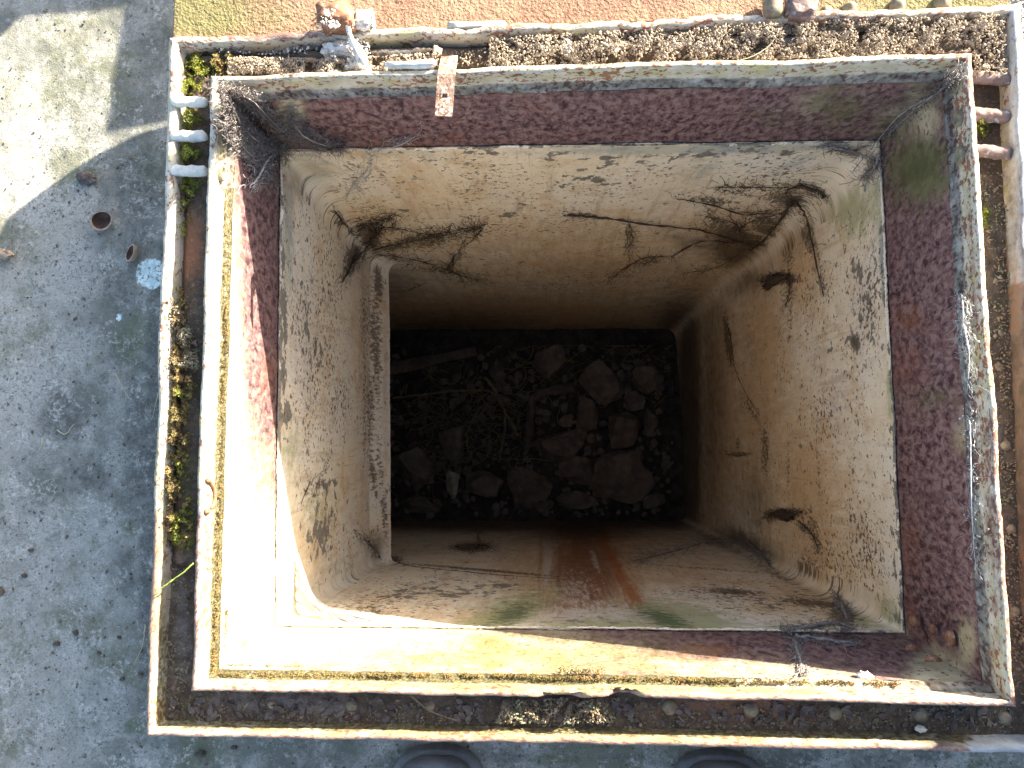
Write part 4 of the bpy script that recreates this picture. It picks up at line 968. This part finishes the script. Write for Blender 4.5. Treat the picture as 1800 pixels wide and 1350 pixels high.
# ---------------------------------------------------------------- cobwebs
def webobj(name, strands, label, mat='webdark', fuzz=0, fuzzlen=14, fr=.00035, cat='cobweb'):
    """strands: (wall, offset, radius_px, [(x,y)...]); fuzz = number of hair strands scattered round them"""
    mb = MB(); allp = []
    for (w, off, r, pts) in strands:
        wp = PW[w]; d = []
        for i, (x, y) in enumerate(pts):
            t = i/(len(pts)-1); d.append(wallpt(x, y, wp, off*(.3+math.sin(math.pi*t)) if off > .004 else off))
        q = smooth_path(d, 6, r*MM*.3); n = len(q)
        V, Fc = tube(q, [r*MM*.8*(.45+1.1*random.random())*(.5+.5*math.sin(math.pi*min(1, .15+i/n))) for i in range(n)], 5); mb.add(V, Fc)
        allp.append((wp, off, pts))
    for _ in range(fuzz):
        wp, off, pts = random.choice(allp); i = random.randrange(len(pts)-1); t = random.random()
        x = pts[i][0]*(1-t)+pts[i+1][0]*t; y = pts[i][1]*(1-t)+pts[i+1][1]*t
        tx, ty = pts[i+1][0]-pts[i][0], pts[i+1][1]-pts[i][1]
        a0 = math.atan2(ty, tx)+random.choice([0, 3.14])+random.gauss(0, .5); q = []; L = fuzzlen*random.uniform(.4, 1.3)
        x += random.gauss(0, fuzzlen*.22); y += random.gauss(0, fuzzlen*.22)
        for k in range(5):
            q.append(wallpt(x, y, wp, max(.0012, off*random.uniform(.1, 1)+.0012))); x += math.cos(a0)*L/4; y += math.sin(a0)*L/4; a0 += random.gauss(0, .55)
        V, Fc = tube(q, fr*random.uniform(.35, 1.1), 3); mb.add(V, Fc)
        if random.random() < .35:
            c = random.choice(q); V0, F0 = ICO[1]; rr = random.uniform(.6, 2.2)*MM; mb.add([c+v*rr*random.uniform(.6, 1.2) for v in V0], F0)
    o = put(name, mb.V, mb.F, mat); o['_w'] = (0, 0, 0); del o['_w']
    return tag(o, label, cat, 'cobwebs in the shaft')
webobj('cobweb', [('back', .012, 3.2, [(600, 498), (622, 462), (648, 430), (664, 405), (692, 400)]), ('back', .01, 2.0, [(655, 440), (720, 425), (790, 412), (848, 400)]), ('back', .01, 1.8, [(662, 448), (720, 455), (775, 470), (812, 485), (845, 492)]),
                  ('back', .008, 1.2, [(700, 402), (760, 412), (846, 400), (800, 450), (790, 470)]), ('back', .004, 1.2, [(625, 400), (660, 392), (695, 380)])],
       'sooty cobweb tangle stretched from the back left corner across the back panel', fuzz=900, fuzzlen=22)
webobj('cobweb', [('back', .010, 3.4, [(992, 379), (1010, 379), (1080, 386), (1150, 396), (1230, 405), (1300, 425), (1345, 432)]), ('back', .008, 2.2, [(1068, 498), (1100, 470), (1140, 452), (1178, 452)]), ('back', .006, 1.0, [(1106, 395), (1112, 420), (1104, 448)]),
                  ('back', .008, 3.0, [(1180, 452), (1230, 425), (1290, 428)]), ('back', .01, 1.4, [(1200, 480), (1260, 470), (1310, 440)])],
       'long dark dusty strand of cobweb across the middle of the back panel', fuzz=320, fuzzlen=16)
webobj('cobweb', [('back', .012, 4.2, [(1320, 440), (1345, 420), (1372, 385), (1388, 360), (1400, 350)]), ('right', .012, 3.4, [(1390, 350), (1412, 372), (1424, 410), (1436, 470), (1448, 522)]), ('back', .008, 2.4, [(1190, 350), (1250, 360), (1310, 378), (1375, 368)]),
                  ('back', .008, 5.5, [(1385, 335), (1410, 328), (1442, 340), (1446, 348)]), ('back', .006, 1.6, [(1260, 330), (1330, 330), (1390, 330)]), ('back', .008, 2.0, [(1240, 380), (1290, 392), (1300, 400), (1330, 385), (1380, 375)])],
       'dark cobweb gathered in the back right corner with a strand down the right panel', fuzz=620, fuzzlen=20)
webobj('cobweb', [('back', .01, 2.6, [(1440, 256), (1480, 262), (1520, 274), (1540, 292)]), ('right', .01, 2.2, [(1548, 262), (1540, 290), (1528, 305), (1510, 318)]), ('brown_back', .012, 2.0, [(1560, 238), (1600, 200), (1650, 160), (1690, 118)]), ('brown_back', .02, 1.6, [(1500, 300), (1580, 205), (1640, 168), (1694, 130)])],
       'grey cobweb strung across the upper right corner of the coaming', mat='web', fuzz=420, fuzzlen=22)
webobj('cobweb', [('brown_left', .012, 1.3, [(392, 160), (410, 190), (430, 230), (470, 280)]), ('brown_back', .014, 1.2, [(400, 165), (440, 175), (480, 215), (520, 250)]), ('brown_back', .02, 2.2, [(510, 205), (530, 235), (560, 252), (600, 262)]), ('brown_left', .01, 1.2, [(400, 220), (430, 260), (480, 320)]),
                  ('brown_left', .02, 1.2, [(420, 215), (455, 250), (500, 270)])],
       'thick grey cobweb filling the upper left corner of the coaming', mat='web', fuzz=3000, fuzzlen=26, fr=.0003)
webobj('cobweb', [('brown_left', .02, 2.6, [(438, 330), (455, 310), (468, 285), (482, 268)]), ('back', .006, 2.0, [(650, 270), (645, 300), (625, 322), (608, 345)]), ('brown_back', .02, 1.2, [(650, 268), (700, 256), (730, 240)])],
       'whitish cobweb wisp hanging below the upper left corner', mat='weblight', fuzz=160, fuzzlen=26, fr=.0003)
webobj('cobweb', [('brown_front', .006, 5.0, [(1378, 1106), (1400, 1118), (1440, 1122), (1480, 1128), (1512, 1132)]), ('brown_front', .008, 3.6, [(1396, 1120), (1402, 1145), (1408, 1165), (1412, 1182)]), ('front', .008, 4.2, [(1380, 1108), (1430, 1100), (1470, 1095), (1500, 1108)]),
                  ('front', .008, 4.0, [(1490, 1090), (1480, 1065), (1470, 1050)])],
       'ragged grey cobweb clump hanging over the lower right edge of the lining', mat='web', fuzz=620, fuzzlen=18, fr=.0005)
webobj('cobweb', [('brown_right', .008, 1.6, [(1692, 560), (1698, 590), (1704, 630), (1700, 690)]), ('brown_right', .008, 1.4, [(1690, 520), (1694, 550), (1690, 590)]), ('brown_right', .008, 1.0, [(1700, 730), (1706, 760), (1708, 900), (1716, 1010)])],
       'white cobweb wisp caught in the groove of the right rim', mat='weblight', fuzz=260, fuzzlen=26, fr=.00018)
webobj('cobweb', [('front', .012, 2.2, [(1115, 986), (1160, 975), (1210, 962), (1260, 945)]), ('front', .01, 4.2, [(1240, 955), (1290, 950), (1330, 970), (1360, 1000)]), ('right', .008, 3., [(1290, 935), (1320, 960), (1350, 985)])],
       'brown cobweb sagging in the front right corner of the shaft', fuzz=360, fuzzlen=24, mat='web')
webobj('cobweb', [('front', .004, 1.8, [(690, 985), (730, 996), (800, 1003), (870, 1010), (990, 1018)]), ('front', .006, 4.2, [(800, 960), (825, 966), (850, 958), (872, 968)]), ('front', .006, 1.6, [(842, 935), (842, 950), (852, 960)])],
       'thin dark cobweb line along the front panel from the left corner', fuzz=150, fuzzlen=14)
webobj('cobweb', [('right', .003, 1.8, [(1270, 556), (1284, 590), (1290, 640), (1310, 690), (1335, 730)])], 'long thin dark thread slanting down the right panel', fuzz=40, fuzzlen=12)
webobj('cobweb', [('right', .003, 1.4, [(1275, 798), (1298, 802), (1320, 796)])], 'small dark bat shaped web mark low on the right panel', fuzz=16, fuzzlen=8)
webobj('cobweb', [('right', .003, 1.6, [(1222, 860), (1226, 810), (1238, 762)])], 'thin curved dark thread deep on the right panel near the floor', fuzz=5, fuzzlen=8)
webobj('cobweb', [('left', .004, 1.6, [(588, 370), (606, 395), (628, 420)])], 'dusty dark thread at the upper end of the left panel', fuzz=60, fuzzlen=14)
webobj('cobweb', [('left', .004, 1.6, [(622, 930), (650, 955), (672, 985)])], 'dusty dark thread at the front foot of the left panel', fuzz=60, fuzzlen=14)
webobj('cobweb', [('left', .003, 1.2, [(528, 890), (545, 850), (575, 822)])], 'thin curved dark thread in the middle of the left panel', fuzz=20, fuzzlen=10)
webobj('cobweb', [('right', .008, 1.6, [(1338, 500), (1352, 488), (1372, 486), (1390, 484)]), ('right', .008, 1.4, [(1386, 480), (1388, 510), (1380, 540)])], 'sooty cobweb hanging on the upper bracket stub of the right panel', fuzz=170, fuzzlen=13)
webobj('cobweb', [('right', .008, 1.6, [(1340, 912), (1360, 905), (1385, 898), (1412, 902)]), ('right', .006, 1.2, [(1400, 915), (1425, 935), (1440, 970)])], 'sooty cobweb hanging on the lower bracket stub of the right panel', fuzz=170, fuzzlen=13)
mb = MB()
for k in range(150):
    t = random.random(); t2 = min(1, max(0, t+random.gauss(0, .12)))
    a_ = wallpt(519+random.uniform(-2, 2), 960+t*105, PW['left'], .001); b_ = wallpt(575+t2*110, 1093+random.uniform(-3, 3), PW['front'], .001)
    cc_ = wallpt(540, 1080, PW['front'], .01); m_ = a_.lerp(b_, .5).lerp(cc_, .33+.4*random.random())
    V, Fc = tube(smooth_path([a_, a_.lerp(m_, .55), m_, b_.lerp(m_, .55), b_], 4, .0002), random.uniform(.00015, .00045), 3); mb.add(V, Fc)
o = put('cobweb', mb.V, mb.F, 'weblight'); tag(o, 'bright sunlit cobweb sheet rounding the lower left corner of the lining', 'cobweb', 'cobwebs in the shaft')
# ---------------------------------------------------------------- things on the concrete
def walnut(x, y, rpx, rot, tilt, label):
    c = P(x, y, 1.295); r = rpx*MM*1.3
    root = empty('walnut_shell', c, label, 'nut shell', 'empty walnut shell halves on the concrete')
    Rm = Matrix.Rotation(rot, 3, 'Z') @ Matrix.Rotation(tilt, 3, 'X'); N, K = 32, 9
    for nm, sc_, mt in (('outer_shell', 1.0, 'shell'), ('inner_shell', .84, 'shellin')):
        V, Fc = [], []
        for j in range(K+1):
            a = -math.pi/2*j/K
            for i in range(N):
                q = 2*math.pi*i/N; bump = 1+.05*mn.noise(Vector((math.cos(q)*2.5, math.sin(q)*2.5, a*3+x)))
                v = Vector((math.cos(a)*math.cos(q)*1.12, math.cos(a)*math.sin(q)*.92*(1-.12*math.cos(q)), math.sin(a)*.85 if sc_ == 1 else math.sin(a)*.7))*r*sc_*bump
                V.append(c+Rm @ v+Vector((0, 0, r*.82)))
        if sc_ == 1:
            for i in range(N): V.append(c+Rm @ (Vector((math.cos(2*math.pi*i/N)*1.12, math.sin(2*math.pi*i/N)*.92*(1-.12*math.cos(2*math.pi*i/N)), .02))*r*.83)+Vector((0, 0, r*.82)))
        for j in range(K):
            for i in range(N): Fc.append((j*N+i, j*N+(i+1) % N, (j+1)*N+(i+1) % N, (j+1)*N+i))
        if sc_ == 1:
            b0 = (K+1)*N
            for i in range(N): Fc.append((i, (i+1) % N, b0+(i+1) % N, b0+i))
        put(nm, V, Fc, mt, root)
walnut(187, 391, 19, .5, .25, 'empty walnut shell half lying open on the concrete, the larger one')
walnut(235, 447, 15, 1.3, -.6, 'smaller tipped walnut shell half beside the pale blue paint spot')
clump(5, 446, 1.285, 22, 10, .010, 31, 'shell', 'bark_piece', 'dark brown crust piece at the left edge of the concrete', 'bark piece')
clump(150, 314, 1.295, 20, 13, .006, 33, 'leaf', 'mud_clod', 'grey green flattened mud clod in the shade near the sunlit patch', 'clod')
pb = [(353, 1325, 8, 'dark round pebble on the concrete below the lower left frame corner'), (100, 1132, 6, 'dark pebble in the lower left, left of two darker chips'), (174, 1148, 4, 'tiny dark pebble right of the lower left pebbles'), (215, 1194, 5, 'dark chip near the frame at lower left'), (246, 1186, 5, 'small dark clod next to a dry straw by the frame'),
      (133, 1113, 6, 'dark soil crumb in the middle of the lower left concrete'), (210, 1120, 4, 'small dark pebble above the chip beside the frame'), (55, 968, 5, 'dark crumb on the left concrete beside the pale patch'), (2, 1040, 9, 'dark pebble cut by the left picture edge'), (412, 1314, 5, 'small dark crumb on the concrete right of the round pebble'),
      (43, 1012, 5, 'flat dark crumb at the far left below the big dark blotch'), (148, 38, 3, 'tiny brown pebble at the top of the sunlit patch')]
for i, (x, y, r, lb) in enumerate(pb): clump(x, y, 1.297, r*1.25, r, r*MM*.7, 50+i, 'grit', 'pebble', lb, 'pebble', 2)
# loose grit
mb = MB(); V0, F0 = ICO[1]
for i in range(1500):
    x, y = (random.uniform(-10, 300), random.uniform(-10, 1360)) if random.random() < .82 else (random.uniform(300, 1800), random.uniform(1295, 1360))
    c = P(x, y, 1.2985); r = abs(random.gauss(0, 1.1)+.8)*MM
    rot = Matrix.Rotation(random.uniform(0, 6), 3, 'Z'); mb.add([c + rot @ Vector((v.x*r*random.uniform(.8, 2.2), v.y*r, v.z*r*.7)) for v in V0], F0)
o = put('grit', mb.V, mb.F, 'grit', smooth=False); tag(o, 'fine loose grit scattered over the concrete', kind='stuff')
# pale gritty gravel beyond the right lip
mb = MB()
for i in range(1600):
    x, y = random.uniform(1788, 1840), random.uniform(-30, 560); c = P(x, y, 1.296); r = random.uniform(1, 4)*MM*1.3
    mb.add([c + Vector((v.x*r*random.uniform(.7, 1.3), v.y*r*random.uniform(.7, 1.3), v.z*r*.8)) for v in V0], F0)
o = put('pale_gravel', mb.V, mb.F, 'crust', smooth=False); tag(o, 'pale gravelly grit on the ground right of the frame', kind='stuff')
def straw(pts, d, r, mat, label, name='straw', cat='straw'):
    q = smooth_path([P(x, y, d+(k if isinstance(k, float) else 0)) for (x, y, *k_) in pts for k in [k_[0] if k_ else 0]], 6, .0002)
    V, Fc = tube(q, [r*(1-.6*i/len(q)) for i in range(len(q))], 5); o = put(name, V, Fc, mat, loc=q[0]); tag(o, label, cat)
straw([(340, 990), (322, 1006), (303, 1020), (287, 1032)], 1.0, .0009, 'grass', 'green grass blade leaning across the left lip', 'grass_blade', 'grass blade')
straw([(303, 1019), (292, 1028), (272, 1042)], 1.01, .0007, 'grass', 'small grass blade tip lying on top of the left lip', 'grass_blade', 'grass blade')
straw([(202, 655), (212, 675), (228, 702)], 1.295, .0009, 'straw', 'pale straw on the dark concrete left of the frame')
straw([(278, 690), (274, 710), (268, 735)], 1.295, .0008, 'straw', 'thin pale straw close to the frame, right of the others')
straw([(255, 1098), (252, 1130), (242, 1155), (236, 1170)], 1.295, .0008, 'straw', 'curved straw beside the lower left part of the frame')
straw([(75, 770), (72, 785), (68, 795)], 1.295, .0009, 'straw', 'short white straw left of the round dark blotch')
straw([(100, 755), (115, 763), (130, 745)], 1.295, .0008, 'straw', 'bent straw lying in the round dark blotch')
straw([(1370, 50), (1352, 80), (1320, 100), (1290, 108)], 1.01, .0007, 'straw', 'dry straw arching over the soil in the upper gutter')
straw([(722, 1222), (742, 1240), (762, 1252), (800, 1266)], 1.035, .001, 'root', 'dry stalk lying in the lower gutter between two rivets')
# ---------------------------------------------------------------- leaf litter flakes in the lower gutter
mb = MB()
for i in range(260):
    x = random.uniform(300, 1780); y = 1243+(x-300)*.012+random.uniform(-16, 18); c = P(x, y, DG-.006); L = random.uniform(4, 11)*MM; a = random.uniform(0, 6.28)
    u = Vector((math.cos(a), math.sin(a), random.gauss(0, .3))); v = Vector((-math.sin(a), math.cos(a), random.gauss(0, .4)))*.55
    o_ = len(mb.V); pts = [c-u*L, c-u*L*.3+v*L, c+u*L*.5+v*L*.7, c+u*L, c+u*L*.3-v*L, c-u*L*.5-v*L*.8]
    mb.V += [tuple(p) for p in pts]+[tuple(p-Vector((0, 0, .0006))) for p in pts]
    mb.F += [tuple(o_+k for k in range(6)), tuple(o_+6+k for k in range(6))[::-1]]+[(o_+k, o_+(k+1) % 6, o_+6+(k+1) % 6, o_+6+k) for k in range(6)]
o = put('leaf_litter', mb.V, mb.F, 'leaf', smooth=False); tag(o, 'dark leaf litter flakes in the lower gutter between the rivets', kind='stuff')
# ---------------------------------------------------------------- boots
def boot(xpx, label, mir):
    yb = P(xpx, 1350, 1.3); toe = Vector((yb.x, -.372, Zd(1.3)+.002)); L = .295
    root = empty('boot', toe+Vector((0, -L/2, -.002)), label, 'boot', 'boots of the photographer')
    def loft(prof, name, mat, N=28, close=True):
        V, Fc = [], []
        for (t, w, z0, z1, dx) in prof:
            cz = (z0+z1)/2; hz = (z1-z0)/2
            for i in range(N):
                q = 2*math.pi*i/N; cs, sn = math.cos(q), math.sin(q)
                ex = .62; x = math.copysign(abs(cs)**ex, cs)*w; z = cz+math.copysign(abs(sn)**ex, sn)*hz
                p = toe+Vector((mir*dx+x, -t*L, z)); p += Vector((mn.noise(p*40), 0, mn.noise(p*42)))*.0012
                V.append(p)
        K = len(prof)
        for j in range(K-1):
            for i in range(N): Fc.append((j*N+i, (j+1)*N+i, (j+1)*N+(i+1) % N, j*N+(i+1) % N))
        Fc.append(tuple(range(N))); Fc.append(tuple((K-1)*N+i for i in range(N))[::-1])
        put(name, V, Fc, mat, root)
    wd = lambda t: .056*min(1, (1-(1-min(t, .22)/.22)**4)**.5+.02)*(1 if t < .35 else 1-.28*math.sin(min(1, (t-.35)/.4)*math.pi/2) if t < .8 else .72+.0*t)
    ts = [0, .01, .03, .06, .1, .15, .2, .26, .33, .4, .5, .6, .7, .8, .9, .96, .99]
    bk = lambda t: 1 if t < .9 else math.sqrt(max(.05, 1-((t-.9)/.1)**2))
    loft([(t, wd(t)*bk(t)+.003, 0, .026, -.004*math.sin(t*3)) for t in ts], 'sole', 'rubber')
    loft([(t+.012, max(.002, wd(t)*bk(t)-.004), .020, .045+.022*math.sin(min(t, .3)/.3*math.pi/2)+(.06*max(0, t-.3)**1.2)*1.6, -.004*math.sin(t*3)) for t in ts[1:]], 'upper', 'rubber')
    # toe cap ridge and crack
    pts = []
    for i in range(25):
        a = math.pi*i/24; pts.append(toe+Vector((math.cos(a)*.040, -.062+math.sin(a)*.046, .058-.016*math.sin(a)-.006*abs(math.cos(a)))))
    V, Fc = tube(pts, .0030, 6); put('toe_seam', V, Fc, 'rubbersole', root)
    for k in range(7):
        a0 = random.uniform(-.02, .02); q = [toe+Vector((a0+.012*math.sin(k*2+j), -.030-.007*j, .0515+.0022*j)) for j in range(5)]
        V, Fc = tube(smooth_path(q, 4, .0008), .0013, 5); put('crack', V, Fc, 'rubbersole', root)
    # vamp tongue and lace loops
    V, Fc = box(toe+Vector((0, -.165, .074)), .046, .11, .012, .002, 4, .3, xpx); put('tongue', V, Fc, 'rubber', root)
    for k in range(4):
        y = -.135-.024*k; V, Fc = tube(smooth_path([toe+Vector((-.024, y, .080)), toe+Vector((0, y-.006, .0865)), toe+Vector((.024, y, .080))], 5), .0022, 6); put('lace', V, Fc, 'rubbersole', root)
    # shaft
    V, Fc = [], []; N = 24
    for k, (h, rr, yy) in enumerate([(.05, .040, -.20), (.09, .046, -.215), (.13, .050, -.225), (.18, .053, -.228), (.19, .054, -.228), (.18, .049, -.228), (.12, .044, -.222)]):
        for i in range(N):
            q = 2*math.pi*i/N; V.append(toe+Vector((math.cos(q)*rr, yy+math.sin(q)*rr*1.15, h)))
    for j in range(6):
        for i in range(N): Fc.append((j*N+i, j*N+(i+1) % N, (j+1)*N+(i+1) % N, (j+1)*N+i))
    put('shaft', V, Fc, 'rubber', root)
boot(775, 'worn grey boot standing below the frame, the left one of the pair', 1)
boot(1258, 'worn grey boot standing below the frame, the right one of the pair', -1)
